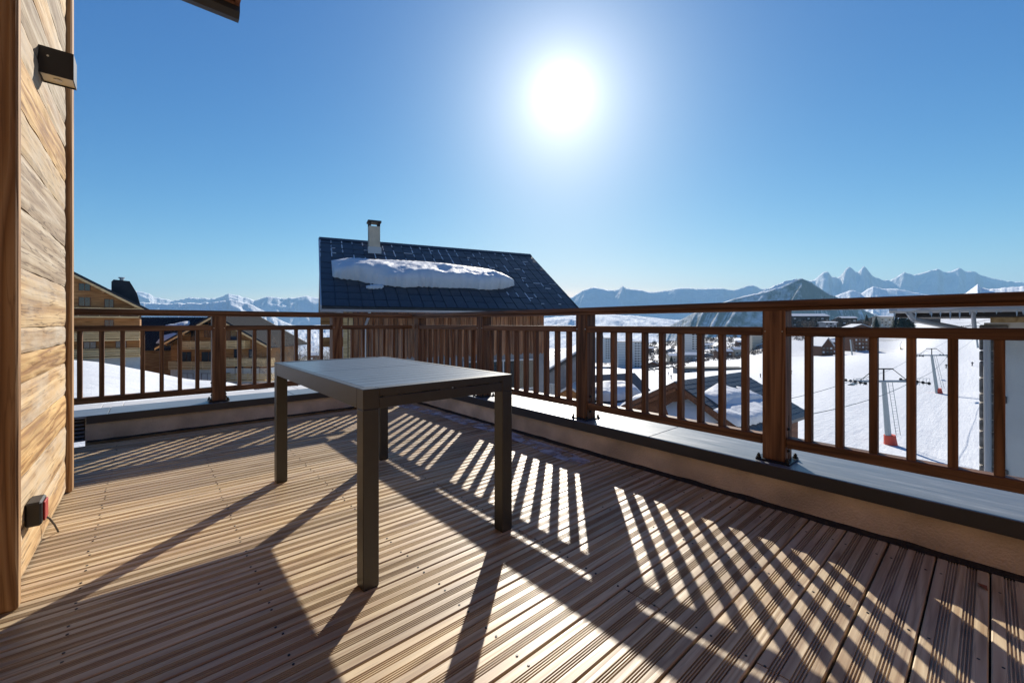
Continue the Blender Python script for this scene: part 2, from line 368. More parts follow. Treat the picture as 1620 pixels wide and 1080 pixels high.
SIDEBOLT = MB().tube((0,0,0),(0,0,0.004),0.010,12).tube((0,0,0.004),(0,0,0.010),0.0065,6).mesh('side_bolt')
SCREW = MB().tube((0,0,0),(0,0,0.0015),0.0042,10).mesh('screw')
POST = post_mesh(1.073-CZ-0.010)
UP = Matrix.Rotation(R(-90), 4, 'Y')               # local X -> world Z
BAL_H = 0.938-0.364
BAL = box_mesh('baluster', 0, BAL_H, -0.0245, 0.0245, -0.016, 0.016, c=0.003)
def rail_len(name, L, w, h, c=0.005): return box_mesh(name, 0, L, -w/2, w/2, 0, h, c=c)
def make_post(parent, x, y, rz, toward):           # rz turns the slotted faces, toward = inner direction
    p = obj('post', POST, M['rail'], parent, T(x, y, CZ+0.010, rz) @ UP)
    obj('base_plate', PLATE, M['steel'], p, T(x, y, CZ+0.0005, rz))
    for sx in (-1, 1):
        for sy in (-1, 1):
            obj('bolt', BOLT, M['steel'], p, T(x+0.071*sx, y+0.071*sy, CZ+0.0105))
    return p
def railing(label, origin, along, inner, post_t, bays, t_end0, t_end1, zoff=0.0):
    """origin: a point on the inner face line; along: unit vector of the run; inner: unit vector towards the deck"""
    A = Vector((*along, 0)); I = Vector((*inner, 0)); O = Vector((*origin, 0))
    rz = math.atan2(along[1], along[0])
    t = thing('timber_railing', label, 'railing', T(*(O + A*post_t[0])))
    def W(tt, d, z): p = O + A*tt - I*d; return (p.x, p.y, z)
    for tt in post_t:
        x, y, _ = W(tt, PW/2, 0)
        po = make_post(t, x, y, rz, inner)
        for s in (-1, 1):                           # side bolts of the slotted steel blade and little screws below the top rail
            for zz in (0.27, 0.392):
                q = O + A*(tt + s*(PW/2)) - I*0.045
                mw = Matrix.Translation((q.x, q.y, zz+0.02)) @ (A*s).to_track_quat('Z','Y').to_matrix().to_4x4()
                obj('side_bolt', SIDEBOLT, M['zinc'] if zz > 0.3 else M['steel'], po, mw)
            q = O + A*(tt + s*0.043) + I*0.0005
            obj('screw', SCREW, M['zinc'], po, Matrix.Translation((q.x, q.y, 0.957)) @ I.to_track_quat('Z','Y').to_matrix().to_4x4())
    # top rail: two boards, one on the other, in lengths butted over the posts
    L = t_end1 - t_end0
    x, y, _ = W(t_end0, PW/2+0.002, 0)
    obj('top_rail', rail_len('top_rail', L, 0.140, 0.038, 0.006), M['rail'], t, T(x, y, 1.0915+zoff, rz))
    obj('top_under_rail', rail_len('top_under_rail', L, 0.118, 0.018, 0.003), M['rail'], t, T(x, y, 1.073+zoff, rz))
    for (a, b, n, off) in bays:
        La = b-a
        x, y, _ = W(a, 0.034, 0)
        obj('mid_rail', rail_len('mid_rail', La, 0.062, 0.050), M['rail'], t, T(x, y, 0.932+zoff, rz))
        obj('bottom_rail', rail_len('bottom_rail', La, 0.062, 0.055), M['rail'], t, T(x, y, 0.313+zoff, rz))
        for i in range(n):
            tt = off + 0.1335*i
            x, y, _ = W(tt, 0.034, 0)
            obj('baluster', BAL, M['rail'], t, T(x, y, 0.366+zoff, rz) @ UP)
    return t
PT = [-1.955, -0.58, 0.806, 2.192, 3.574, 4.965]
bays = []
for a, b in zip(PT[:-1], PT[1:]):
    lo, hi = a+PW/2+0.001, b-PW/2-0.001
    mid = (a+b)/2; bays.append((lo, hi, 9, mid-4*0.1335))
railing('brown stained timber railing along the right parapet facing the ski slope', (2.65, 0), (0, 1), (-1, 0), PT, bays, -2.01, 5.065)
PL = [-0.62, 0.527, 1.678]
bl = []
for a, b in ((-0.62, 0.527), (0.527, 1.678), (1.678, 2.649)):
    lo, hi = a+PW/2+0.001, b-PW/2-0.001
    if b > 2.5: hi = 2.649
    n = 7 if b < 2.5 else 6
    bl.append((lo, hi, n, (lo+hi)/2-(n-1)/2*0.1335))
railing('brown stained timber railing along the back parapet facing the chalets', (0, 5.065), (1, 0), (0, -1), PL, bl, -1.9, 2.640, 0.0008)

# ================================================================== garden table
tx0, tx1, ty0, ty1, tz = 0.600, 1.335, 1.535, 2.995, 0.755
tb = thing('garden_table', 'dark grey metal extending garden table standing on the wooden deck', 'table', T((tx0+tx1)/2, (ty0+ty1)/2, 0))
LEG = box_mesh('leg', -0.031, 0.031, -0.031, 0.031, 0.004, tz-0.078, c=0.002)
FOOT = box_mesh('foot', -0.029, 0.029, -0.029, 0.029, 0.0, 0.006, c=0.001)
for x in (tx0+0.031, tx1-0.031):
    for y in (ty0+0.031, ty1-0.031):
        lg = obj('leg', LEG, M['table'], tb, T(x, y, 0)); obj('foot_pad', FOOT, M['steel'], lg, T(x, y, 0.0005))
def tpart(name, *a, m='table', c=0.0015): return obj(name, box_mesh(name, *a, c=c), M[m], tb, T(0,0,0))
# long side aprons are full height, the short ends carry a gap between the leaf and the rail
tpart('side_apron', tx0, tx0+0.030, ty0+0.0635, ty1-0.0635, tz-0.0775, tz-0.0005)
tpart('side_apron', tx1-0.030, tx1, ty0+0.0635, ty1-0.0635, tz-0.0775, tz-0.0005)
for x in (tx0, tx1-0.0625):
    for y in (ty0, ty1-0.0625):
        tpart('corner_block', x, x+0.0625, y, y+0.0625, tz-0.0775, tz-0.0005)
for y in (ty0, ty1-0.026):
    tpart('end_apron', tx0+0.063, tx1-0.063, y+0.001, y+0.025, tz-0.0775, tz-0.0355)
    tpart('end_edge', tx0+0.063, tx1-0.063, y, y+0.045, tz-0.031, tz-0.0005)
    for xx in (tx0+0.11, tx0+0.36, tx0+0.44, tx1-0.11):
        obj('spacer', box_mesh('spacer', -0.03, 0.03, 0.002, 0.02, tz-0.0356, tz-0.0309, c=0.0005), M['table'], tb, T(xx, y, 0))
ym = (ty0+ty1)/2
for (a, b) in ((ty0+0.047, ym-0.003), (ym+0.003, ty1-0.047)):
    n = 8; w = (b-a)/n
    for i in range(n):
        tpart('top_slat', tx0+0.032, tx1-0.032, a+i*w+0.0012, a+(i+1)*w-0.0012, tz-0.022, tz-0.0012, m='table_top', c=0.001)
    tpart('slat_bearer', tx0+0.06, tx1-0.06, a+0.02, b-0.02, tz-0.034, tz-0.0225)

# ================================================================== timber wall on the left
tw = thing('timber_wall', 'end of a chalet wall clad in rough reclaimed planks at the left edge', 'wall', T(-0.8, 2.9, 0))
obj('core', MB().box(-2.2, -0.405, 2.30, 3.60, -0.1, 3.15).mesh('wall_core'), M['membrane'], tw)
seams = [0.012, 0.20, 0.40, 0.585, 0.77, 0.883, 0.985, 1.216, 1.45, 1.66, 1.83, 2.03, 2.17, 2.38, 2.56, 2.79, 2.98, 3.15]
rw = random.Random(11)
def rough_plank(L, H, seed):
    """plank along local X, face towards +Y(local): sawn, uneven face built as a relief grid"""
    nx, nz = 26, 7; rows = []
    for j in range(nz+1):
        row = []
        for i in range(nx+1):
            x = -L/2 + L*i/nx; z = H*j/nz
            d = 0.0025*noise.noise(Vector((x*3+seed*9, z*14, seed))) + 0.003*noise.noise(Vector((x*9+seed*5, z*40, seed+3)))
            e = -0.004 if j in (0, nz) else 0
            if j in (0, nz): z += 0.004*noise.noise(Vector((x*5, seed*3+j, 1)))
            row.append((x, 0.012+d+e, z))
        rows.append(row)
    b = MB(); b.grid(rows)
    # edges back to the wall
    for row in (rows[0], rows[-1]):
        b.grid([row, [(p[0], -0.015, p[2]) for p in row]])
    for col in (0, -1):
        rr = [r_[col] for r_ in rows]; b.grid([rr, [(p[0], -0.015, p[2]) for p in rr]])
    return b.mesh('rough_plank', smooth=False)
for i, (a, b) in enumerate(zip(seams[:-1], seams[1:])):
    obj('plank', rough_plank(1.295, b-a-0.004, i*1.7), M[('old','old','old_gold','old','old_gold','old','old','old_grey','old_grey','old','old_gold','old','old_grey','old','old_grey','old','old')[i]], tw, T(-0.383, 2.925, a+0.002, R(-90)))
# the end face towards the viewer: upright boards in shade
for i in range(6):
    x1 = -0.402 - i*0.16
    obj('end_board', box_mesh('end_board', 0, 3.15, -0.078, 0.078, -0.012, 0.012, c=0.003), M['trim'], tw, T(x1-0.08, 2.288, 0.0, 0) @ UP @ Matrix.Rotation(R(90), 4, 'X'))
obj('corner_board', box_mesh('corner_board', 0, 3.15, -0.03, 0.03, -0.024, 0.024, c=0.006), M['trim'], tw, T(-0.376, 2.256, 0.002) @ UP @ Matrix.Rotation(R(90), 4, 'X'))
obj('corner_board', box_mesh('corner_board', 0, 3.15, -0.03, 0.03, -0.042, 0.042, c=0.006), M['trim'], tw, T(-0.376, 3.622, 0.002) @ UP @ Matrix.Rotation(R(90), 4, 'X'))

# unseen facade added behind and left of viewpoint: bounces warm light, blocks blue sky
fa = thing('bounce_facade', 'unseen timber clad facade added behind the viewpoint for warm bounce light', 'wall', T(0, -1.5, 0))
for i in range(16):
    obj('plank', box_mesh('plank', -2.2, 2.55, -0.012, 0.012, 0, 0.184, c=0.003), M['trim'], fa, T(0, -1.47, 0.01+i*0.187))
    obj('plank', box_mesh('plank', -1.85, 1.85, -0.012, 0.012, 0, 0.184, c=0.003), M['trim'], fa, T(-1.88, 0.4, 0.01+i*0.187, R(90)))
obj('core', MB().box(-2.3, 2.56, -1.7, -1.483, -0.1, 3.0).box(-2.3, -1.893, -1.48, 2.26, -0.1, 3.0).mesh('facade_core'), M['membrane'], fa)
# wall lamp
lamp = thing('wall_lamp', 'black box shaped wall lamp with a glass underside on the timber wall', 'lamp', T(-0.37, 2.83, 2.1))
lx0, lx1, ly0, ly1, lz0, lz1 = -0.372, -0.262, 2.765, 2.875, 2.115, 2.235
obj('housing', MB().box(lx0,lx1,ly0,ly0+0.004,lz0,lz1).box(lx0,lx1,ly1-0.004,ly1,lz0,lz1).box(lx1-0.004,lx1,ly0+0.004,ly1-0.004,lz0,lz1).box(lx0,lx0+0.004,ly0+0.004,ly1-0.004,lz0,lz1).box(lx0+0.004,lx1-0.004,ly0+0.004,ly1-0.004,lz1-0.02,lz1-0.003).mesh('lamp_housing'), M['black'], lamp)
glassm, n_, l_, b_ = new_mat('frosted_lamp_glass'); b_.inputs['Base Color'].default_value = (0.75,0.68,0.5,1); b_.inputs['Roughness'].default_value = 0.25; b_.inputs['Specular IOR Level'].default_value = 0.8
obj('glass', MB().box(lx0+0.005,lx1-0.005,ly0+0.005,ly1-0.005,lz0+0.006,lz0+0.010).mesh('lamp_glass'), glassm, lamp)
obj('lens', MB().tube(((lx0+lx1)/2,(ly0+ly1)/2,lz0+0.0055),((lx0+lx1)/2,(ly0+ly1)/2,lz0+0.002),0.014,12).mesh('lamp_lens'), M['zinc'], lamp)
obj('screw', SCREW, M['zinc'], lamp, Matrix.Translation((lx0+0.03, ly0-0.0002, lz1-0.04)) @ Vector((0,-1,0)).to_track_quat('Z','Y').to_matrix().to_4x4())
# outdoor socket + loose cable
sk = thing('outdoor_socket', 'small dark socket box with a red cover low on the timber wall', 'socket', T(-0.36, 2.56, 0.2))
obj('box', box_mesh('box', -0.37,-0.325,2.49,2.60,0.195,0.29, c=0.006), M['black'], sk, T())
obj('cover', box_mesh('cover', -0.3245,-0.318,2.515,2.585,0.205,0.28, c=0.002), M['red_plastic'], sk, T())
cb = obj('loose_cable', MB().path([(-0.36,2.80,0.14),(-0.345,2.83,0.11),(-0.335,2.88,0.06),(-0.33,2.94,0.004)],0.004,6).mesh('loose_cable'), M['black'])
tag(cb, 'short black cable end hanging out of the timber wall onto the deck', 'cable')

# frost strip left on the boards by the right parapet
fr, n_, l_, b_ = new_mat('thin_frost')
b_.inputs['Base Color'].default_value = (0.62,0.63,0.68,1); b_.inputs['Roughness'].default_value = 0.7
t_ = n_.new('ShaderNodeTexCoord'); ns_ = n_.new('ShaderNodeTexNoise'); ns_.inputs['Scale'].default_value = 9.0; ns_.inputs['Detail'].default_value = 6
l_.new(t_.outputs['Object'], ns_.inputs['Vector'])
r_ = ramp(n_, [(0.38,(0,0,0)),(0.62,(0.8,0.8,0.8))]); l_.new(ns_.outputs['Fac'], r_.inputs[0]); l_.new(r_.outputs[0], b_.inputs['Alpha'])
rows = []
for j in range(60):
    y = 1.9 + 2.85*j/59; wv = 0.075 + 0.05*noise.noise(Vector((y*2.1, 3.3, 0))); cx_ = 2.36 + 0.09*math.sin((y-2)*1.2) + 0.03*noise.noise(Vector((y*3, 0, 0)))
    rows.append([(cx_+wv*s, y, 0.0035+0.003*(1-abs(s))) for s in (-1,-0.5,0,0.5,1)])
o = obj('frost_patch', MB().grid(rows).mesh('frost_patch', True), fr); o['kind'] = 'stuff'; o['label'] = 'thin strip of frost left on the deck boards beside the right parapet'

# roof corner of the own chalet, top of the picture
rf = thing('roof_eave', 'corner of a roof eave with wooden soffit and dark gutter at the top', 'roof', T(-0.5, 2.0, 3.0))
for i in range(33):
    y0 = 3.06 - 0.14*(i+1)
    obj('soffit_board', box_mesh('soffit_board', -3.0, 0.38, y0, y0+0.136, 3.0, 3.02, c=0.002), M['trim'], rf, T())
obj('roof_deck', MB().box(-3.0, 0.40, -1.8, 3.07, 3.021, 3.16).mesh('roof_deck'), M['flash'], rf)
obj('fascia', MB().box(-3.0, 0.40, 3.071, 3.095, 2.985, 3.15).mesh('fascia'), M['brown_wood'], rf)
obj('verge_board', MB().box(0.401, 0.425, -1.8, 3.095, 2.985, 3.17).mesh('verge_board'), M['brown_wood'], rf)
gut = [(3.10,3.07),(3.10,2.955),(3.13,2.925),(3.17,2.925),(3.20,2.955),(3.20,3.07),(3.195,3.07),(3.195,2.96),(3.168,2.931),(3.132,2.931),(3.105,2.96),(3.105,3.07)]
obj('gutter', MB().prism(gut, -3.0, 0.43, 'x').mesh('gutter'), M['flash'], rf)

# ================================================================== terrain
def interp(tab, x):
    if x <= tab[0][0]: return tab[0][1]
    for (x0, y0), (x1, y1) in zip(tab[:-1], tab[1:]):
        if x <= x1: return lerp(y0, y1, (x-x0)/(x1-x0))
    return tab[-1][1]
# ground height by viewing direction (photo column) and forward distance
GT = [
 (-2600, [(5,-2.2),(40,-1.6),(100,-1.0),(300,8),(900,40),(2500,60),(9000,60)]),
 (0,     [(5,-2.6),(14,-1.75),(30,-1.45),(36,-1.7),(48,-3.6),(70,-6),(150,-22),(500,-110),(2000,-330),(9000,-330)]),
 (120,   [(5,-2.6),(14,-1.9),(30,-1.75),(36,-2.2),(48,-4.2),(70,-7),(150,-22),(500,-110),(2000,-330),(9000,-330)]),
 (330,   [(5,-3.0),(14,-2.7),(30,-3.1),(36,-3.8),(48,-6.5),(62,-9.4),(80,-11),(200,-28),(500,-100),(2000,-330),(9000,-330)]),
 (450,   [(5,-3.4),(14,-3.3),(30,-4.0),(48,-7.5),(62,-9.6),(80,-11.5),(200,-28),(500,-80),(2000,-300),(9000,-330)]),
 (560,   [(5,-4),(14,-4),(30,-5.5),(60,-10),(100,-14),(250,-32),(600,-70),(2000,-260),(9000,-330)]),
 (860,   [(5,-4.5),(14,-5),(30,-8),(60,-12),(100,-15),(150,-18),(300,-33),(440,-44),(700,-50),(1200,-70),(2500,-250),(9000,-300)]),
 (1000,  [(5,-5),(14,-6),(30,-9),(60,-12.5),(100,-15),(150,-18),(300,-33),(440,-45),(600,-44),(900,-43),(1300,-62),(2500,-240),(9000,-300)]),
 (1150,  [(5,-5.5),(14,-7),(30,-10),(57,-13),(100,-15.5),(150,-18.2),(220,-22),(330,-29),(440,-33),(600,-36),(850,-28),(1000,-30),(2500,-220),(9000,-300)]),
 (1250,  [(5,-6),(14,-8),(30,-11),(57,-14.6),(100,-16.2),(150,-18.0),(220,-20.5),(330,-24),(420,-14),(520,-4.5),(640,-2.5),(760,-6),(2500,-220),(9000,-300)]),
 (1400,  [(5,-6),(14,-9),(30,-12.5),(57,-15.6),(106,-16.8),(150,-16.6),(190,-15.2),(250,-16.5),(300,-20),(360,-13),(440,-4.5),(520,-1.5),(640,-0.5),(760,-5),(2500,-200),(9000,-280)]),
 (1500,  [(5,-6),(14,-9),(30,-12.8),(57,-15.9),(106,-16.9),(150,-14.5),(190,-11.6),(240,-9),(300,-5),(360,0.5),(420,5),(600,9),(900,6),(2500,-150),(9000,-200)]),
 (1620,  [(5,-6),(14,-9),(30,-13),(57,-16),(106,-15.5),(150,-11),(190,-6.5),(300,3),(420,14),(700,30),(1100,40),(2500,30),(9000,-100)]),
 (4200,  [(5,-6),(14,-9),(30,-12),(57,-12),(106,-8),(190,4),(300,20),(700,60),(1500,120),(2500,150),(9000,150)]),
]
def ground_z(u, f):
    lf = math.log(max(f, 5.0))
    for (u0, t0), (u1, t1) in zip(GT[:-1], GT[1:]):
        if u <= u1 or u1 == GT[-1][0]:
            a = interp([(math.log(d), z) for d, z in t0], lf); b = interp([(math.log(d), z) for d, z in t1], lf)
            k = min(max((u-u0)/(u1-u0), 0), 1); k = k*k*(3-2*k)
            return lerp(a, b, k)
def gz(u, f):
    p = at(u, V0, f); amp = min(0.012*f, 1.2)
    return ground_z(u, f) + amp*0.35*noise.fractal(Vector((p.x/(4+f*0.09), p.y/(4+f*0.09), 0.3)), 1.0, 2.1, 4)
def on_ground(u, f):
    p = at(u, V0, f); p.z = gz(u, f); return p
def ground_mat():
    m, n, l, b = new_mat('snowfield')
    b.inputs['Roughness'].default_value = 0.7; b.inputs['Specular IOR Level'].default_value = 0.2
    t = n.new('ShaderNodeTexCoord')
    big = n.new('ShaderNodeTexNoise'); big.inputs['Scale'].default_value = 0.035; big.inputs['Detail'].default_value = 8; big.inputs['Roughness'].default_value = 0.7
    l.new(t.outputs['Object'], big.inputs['Vector'])
    # far scrub showing through the snow: only on the distant, wooded valley sides
    ln = n.new('ShaderNodeVectorMath'); ln.operation = 'LENGTH'; l.new(t.outputs['Object'], ln.inputs[0])
    mr = n.new('ShaderNodeMapRange'); mr.inputs[1].default_value = 330; mr.inputs[2].default_value = 700; mr.inputs[3].default_value = 0.0; mr.inputs[4].default_value = 0.8
    l.new(ln.outputs['Value'], mr.inputs[0])
    r = ramp(n, [(0.52,(0,0,0)),(0.60,(1,1,1))]); l.new(big.outputs['Fac'], r.inputs[0])
    mu = n.new('ShaderNodeMath'); mu.operation = 'MULTIPLY'; l.new(r.outputs[0], mu.inputs[0]); l.new(mr.outputs[0], mu.inputs[1])
    mx = n.new('ShaderNodeMix'); mx.data_type = 'RGBA'; l.new(mu.outputs[0], mx.inputs[0])
    mx.inputs[6].default_value = (0.60,0.62,0.65,1); mx.inputs[7].default_value = (0.12,0.10,0.085,1); l.new(mx.outputs[2], b.inputs['Base Color'])
    ns = n.new('ShaderNodeTexNoise'); ns.inputs['Scale'].default_value = 0.55; ns.inputs['Detail'].default_value = 10; ns.inputs['Roughness'].default_value = 0.62
    l.new(t.outputs['Object'], ns.inputs['Vector'])
    # ski tracks and groomed ribs: long thin ripples
    mp = n.new('ShaderNodeMapping'); mp.inputs['Rotation'].default_value = (0,0,R(28)); mp.inputs['Scale'].default_value = (0.06, 1.1, 1.0); l.new(t.outputs['Object'], mp.inputs['Vector'])
    tr_ = n.new('ShaderNodeTexNoise'); tr_.inputs['Scale'].default_value = 1.0; tr_.inputs['Detail'].default_value = 6; tr_.inputs['Roughness'].default_value = 0.7; l.new(mp.outputs[0], tr_.inputs['Vector'])
    sm_ = n.new('ShaderNodeMath'); sm_.operation = 'MULTIPLY_ADD'; sm_.inputs[1].default_value = 0.6; l.new(tr_.outputs['Fac'], sm_.inputs[0]); l.new(ns.outputs['Fac'], sm_.inputs[2])
    bp = n.new('ShaderNodeBump'); bp.inputs['Strength'].default_value = 0.35; bp.inputs['Distance'].default_value = 0.7
    l.new(sm_.outputs[0], bp.inputs['Height']); l.new(bp.outputs[0], b.inputs['Normal'])
    return m
cols = [-2600,-1900,-1300,-800,-400,-200,-100] + list(range(-40, 1700, 14)) + [1760,1850,2000,2300,2800,3400,4200]
fs_ = [5.0*(9000/5.0)**(i/110.0) for i in range(111)]
rows = [[on_ground(u, f) for u in cols] for f in fs_]
g = obj('snow_ground', MB().grid(rows).mesh('snow_ground', True), ground_mat()); g['kind'] = 'structure'

def mountain_mat(name, rock, snow_lo, snow_hi, scale, streak):
    m, n, l, b = new_mat(name)
    b.inputs['Roughness'].default_value = 0.85; b.inputs['Specular IOR Level'].default_value = 0.1
    t = n.new('ShaderNodeTexCoord'); ge = n.new('ShaderNodeNewGeometry')
    sx = n.new('ShaderNodeSeparateXYZ'); l.new(ge.outputs['Normal'], sx.inputs[0])
    mp = n.new('ShaderNodeVectorMath'); mp.operation = 'MULTIPLY'; mp.inputs[1].default_value = (scale, scale, scale*streak); l.new(t.outputs['Object'], mp.inputs[0])
    ns = n.new('ShaderNodeTexNoise'); ns.inputs['Scale'].default_value = 1.0; ns.inputs['Detail'].default_value = 9; ns.inputs['Roughness'].default_value = 0.7; l.new(mp.outputs[0], ns.inputs['Vector'])
    ad = n.new('ShaderNodeMath'); ad.operation = 'MULTIPLY_ADD'; ad.inputs[1].default_value = 0.9; l.new(ns.outputs['Fac'], ad.inputs[0]); l.new(sx.outputs['Z'], ad.inputs[2])
    r = ramp(n, [(0.0,(0,0,0)),(1.0,(1,1,1))]); mr = n.new('ShaderNodeMapRange'); mr.inputs[1].default_value = snow_lo; mr.inputs[2].default_value = snow_hi; l.new(ad.outputs[0], mr.inputs[0])
    mx = n.new('ShaderNodeMix'); mx.data_type = 'RGBA'; l.new(mr.outputs[0], mx.inputs[0]); mx.inputs[6].default_value = (*rock,1); mx.inputs[7].default_value = (0.84,0.86,0.9,1)
    l.new(mx.outputs[2], b.inputs['Base Color'])
    bp = n.new('ShaderNodeBump'); bp.inputs['Strength'].default_value = 0.6; bp.inputs['Distance'].default_value = 0.35/scale
    l.new(ns.outputs['Fac'], bp.inputs['Height']); l.new(bp.outputs[0], b.inputs['Normal'])
    return m
def mountain(name, sky_pts, D, depth, base_z, mat, rough=0.09, gully=1.0, seed=0.0, jag=1.0, step=1.6, slope=0.75, back=0.5):
    """ridge whose crest follows real skyline directions at distance D; slopes fall towards the viewer and behind"""
    u0, u1 = sky_pts[0][0], sky_pts[-1][0]; nu = int((u1-u0)/step); rows = []
    M_ = 34; MBk = 8
    for i in range(nu+1):
        u = u0 + (u1-u0)*i/nu; v = interp(sky_pts, u); crest = at(u, v, D); H = crest.z - base_z
        jz = H*0.012*jag*noise.fractal(Vector((u*0.12, seed, 0.5)), 1.0, 2.2, 3)
        col = []
        for j in range(-MBk, M_+1):
            if j <= 0:
                t = -j/MBk; f = D + t*depth*back; h = crest.z + jz - H*0.75*t
                p = at(u, V0, f); p.z = h
            else:
                t = j/M_; f = D - depth*(t**1.05)
                p = at(u, V0, f); q = at(u, V0, D)
                shape = (1-t)**slope if slope < 1 else (1-t)**slope
                rg = noise.ridged_multi_fractal(Vector((p.x/H*1.1 + seed, p.y/H*1.1, seed)), 0.9, 2.1, 4, 1.0, 2.0)
                fr_ = noise.fractal(Vector((p.x/H*2.6 + seed*2, p.y/H*2.6, 0.0)), 1.0, 2.1, 3)
                env = min(1, t*6)*(1-t)**0.5
                p.z = base_z + (H+jz)*shape + H*env*(rough*gully*(rg-1.1)*0.6 + rough*0.5*fr_)
            col.append(p)
        rows.append(col)
    o = obj(name, MB().grid(rows).mesh(name, True), mat); o['kind'] = 'structure'; return o
M['mt_far'] = mountain_mat('far_mountain', (0.48,0.49,0.52), 0.85, 1.35, 0.0006, 0.6)
M['mt_mid'] = mountain_mat('wooded_mountain', (0.035,0.045,0.05), 1.18, 1.5, 0.005, 0.35)
M['mt_near'] = mountain_mat('snow_ridge', (0.16,0.15,0.15), 0.72, 1.0, 0.004, 0.6)
left_sky = [(-700,440),(-300,452),(0,447),(120,452),(202,457.8),(219,460.7),(236,463.7),(243,469.6),(258,473.3),(276,474.8),(300,471),(317,471.4),(341,472.6),(361,464.8),(382,468.7),(403,475),(424,468.7),(455,472),(486,468),(499,471),(560,470),(640,474),(760,468),(860,474)]
mountain('mountain_range_left', left_sky, 11000, 2700, -900, M['mt_far'], seed=2.0)
mid_left = [(-400,470),(100,474),(260,480),(330,479),(365,474),(395,480),(415,490),(440,505),(480,522)]
mountain('mountain_spur_left', mid_left, 7000, 1500, -800, M['mt_far'], seed=9.0)
far_sky = [(840,478),(905.8,469.4),(924,458),(940.5,454),(957,458),(971,459),(980,456),(985,451.4),(990,456),(1004,457),(1026.7,461.7),(1054,459.7),(1076.7,455),(1099,456.4),(1137.8,455.5),(1160,459),(1180,453),(1190.5,451),(1204,457),(1240,456),(1275,445),(1288.6,442),(1295.4,435.8),(1302.9,429.7),(1310,429.7),(1315.8,437.8),(1325,439),(1333.4,431.7),(1339,424.5),(1343,421),(1347,424),(1352.5,429.7),(1357.9,431.5),(1362.6,425),(1367.4,421.5),(1372.8,426),(1381,437),(1397,443),(1408,443),(1423,435),(1431,430.4),(1446,435),(1465,430.4),(1484,425),(1493.7,430.4),(1504.6,429),(1517.5,423.9),(1527.6,429),(1542.6,429.7),(1550.7,435),(1569.7,440),(1590,444),(1620,446.7),(1800,452),(2100,440),(2600,450)]
mountain('mountain_range_right', far_sky, 12500, 2900, -900, M['mt_far'], rough=0.075, seed=5.0, jag=0.7, slope=0.9)
mid_sky = [(1040,522),(1064,513),(1096,496),(1125,485),(1154,475),(1180,467.7),(1201.7,463),(1225,457),(1243.8,450.7),(1256,445),(1268,440),(1282,445),(1302,459),(1325,471),(1345,482),(1380,496),(1430,508)]
mountain('wooded_mountain', mid_sky, 5600, 1150, -420, M['mt_mid'], rough=0.10, seed=1.3, step=1.2, slope=0.95)
ridge_l = [(1150,486),(1185,472),(1202,461.5),(1216,456),(1232,449),(1246,444),(1260,441.5),(1266,445),(1280,462)]
mountain('snow_shoulder', ridge_l, 6200, 1500, -300, M['mt_near'], rough=0.05, seed=4.4, step=1.0, slope=1.6)
ridge_m = [(1290,486),(1324,467.5),(1344,459),(1352,460.5),(1362,464),(1372,458),(1381,452.8),(1392,455.5),(1420,457.5),(1450,463),(1490,470),(1530,478)]
mountain('snow_hill', ridge_m, 7600, 2600, -300, M['mt_near'], rough=0.08, seed=7.7, step=1.0, slope=1.3)
ridge_r = [(1500,470),(1527.6,463.6),(1541,453.5),(1546.7,449.4),(1552,454.8),(1563,457.5),(1590,455),(1620,452.8),(1760,446),(2100,430),(2600,420)]
mountain('snow_crest_right', ridge_r, 3800, 1800, -100, M['mt_near'], rough=0.02, seed=3.1, step=1.2, slope=1.2)
valley = [(430,520),(520,512),(640,509),(780,505),(860,503),(905,499),(960,497),(1010,500),(1060,505),(1120,512),(1200,516),(1300,520)]
mountain('valley_side', valley, 6800, 3200, -420, M['mt_near'], rough=0.16, seed=6.2, step=1.6, slope=1.1)

# haze: one closed box of thin air round camera and mountains
hz = bpy.data.materials.new('thin_haze'); hz.use_nodes = True
hn = hz.node_tree.nodes; hl = hz.node_tree.links; hn.remove(hn['Principled BSDF'])
pv = hn.new('ShaderNodeVolumePrincipled'); pv.inputs['Color'].default_value = (0.38,0.72,1.0,1); pv.inputs['Density'].default_value = 4.6e-5; pv.inputs['Anisotropy'].default_value = 0.0
hl.new(pv.outputs[0], hn['Material Output'].inputs['Volume'])
c0 = at(810, V0, 7500)
hzo = obj('haze', MB().box(-30000,30000,-16000,12000,-1000,1780).mesh('haze'), hz, None, T(c0.x, c0.y, 0, -YAW)); hzo['kind'] = 'stuff'

# ================================================================== houses
def cdir(r, f): return math.atan2(CY*f - SY*r, SY*f + CY*r)      # heading of a camera-relative direction
M['slate'] = flat('slate', (0.030,0.036,0.045), 0.45, var=0.35, scale=3.0)
M['ribbed'] = flat('dark_ribbed_roof', (0.022,0.027,0.036), 0.75, spec=0.2, var=0.2, scale=1.0)
M['white_wall'] = flat('white_render', (0.62,0.61,0.58), 0.9, var=0.08, scale=1.5, bump=0.2, bscale=40)
M['grey_wall'] = flat('grey_render', (0.22,0.22,0.23), 0.85, var=0.15, scale=2.0)
M['grey_trim'] = flat('grey_metal', (0.42,0.43,0.45), 0.4, metal=0.3)
M['beige'] = flat('beige_render', (0.55,0.47,0.36), 0.9, var=0.1, scale=4.0)
M['dark'] = flat('dark_timber', (0.03,0.024,0.022), 0.7, var=0.3, scale=3.0)
gm, n_, l_, b_ = new_mat('window_glass'); b_.inputs['Base Color'].default_value = (0.02,0.025,0.03,1); b_.inputs['Roughness'].default_value = 0.06; b_.inputs['Specular IOR Level'].default_value = 0.8
M['glass'] = gm
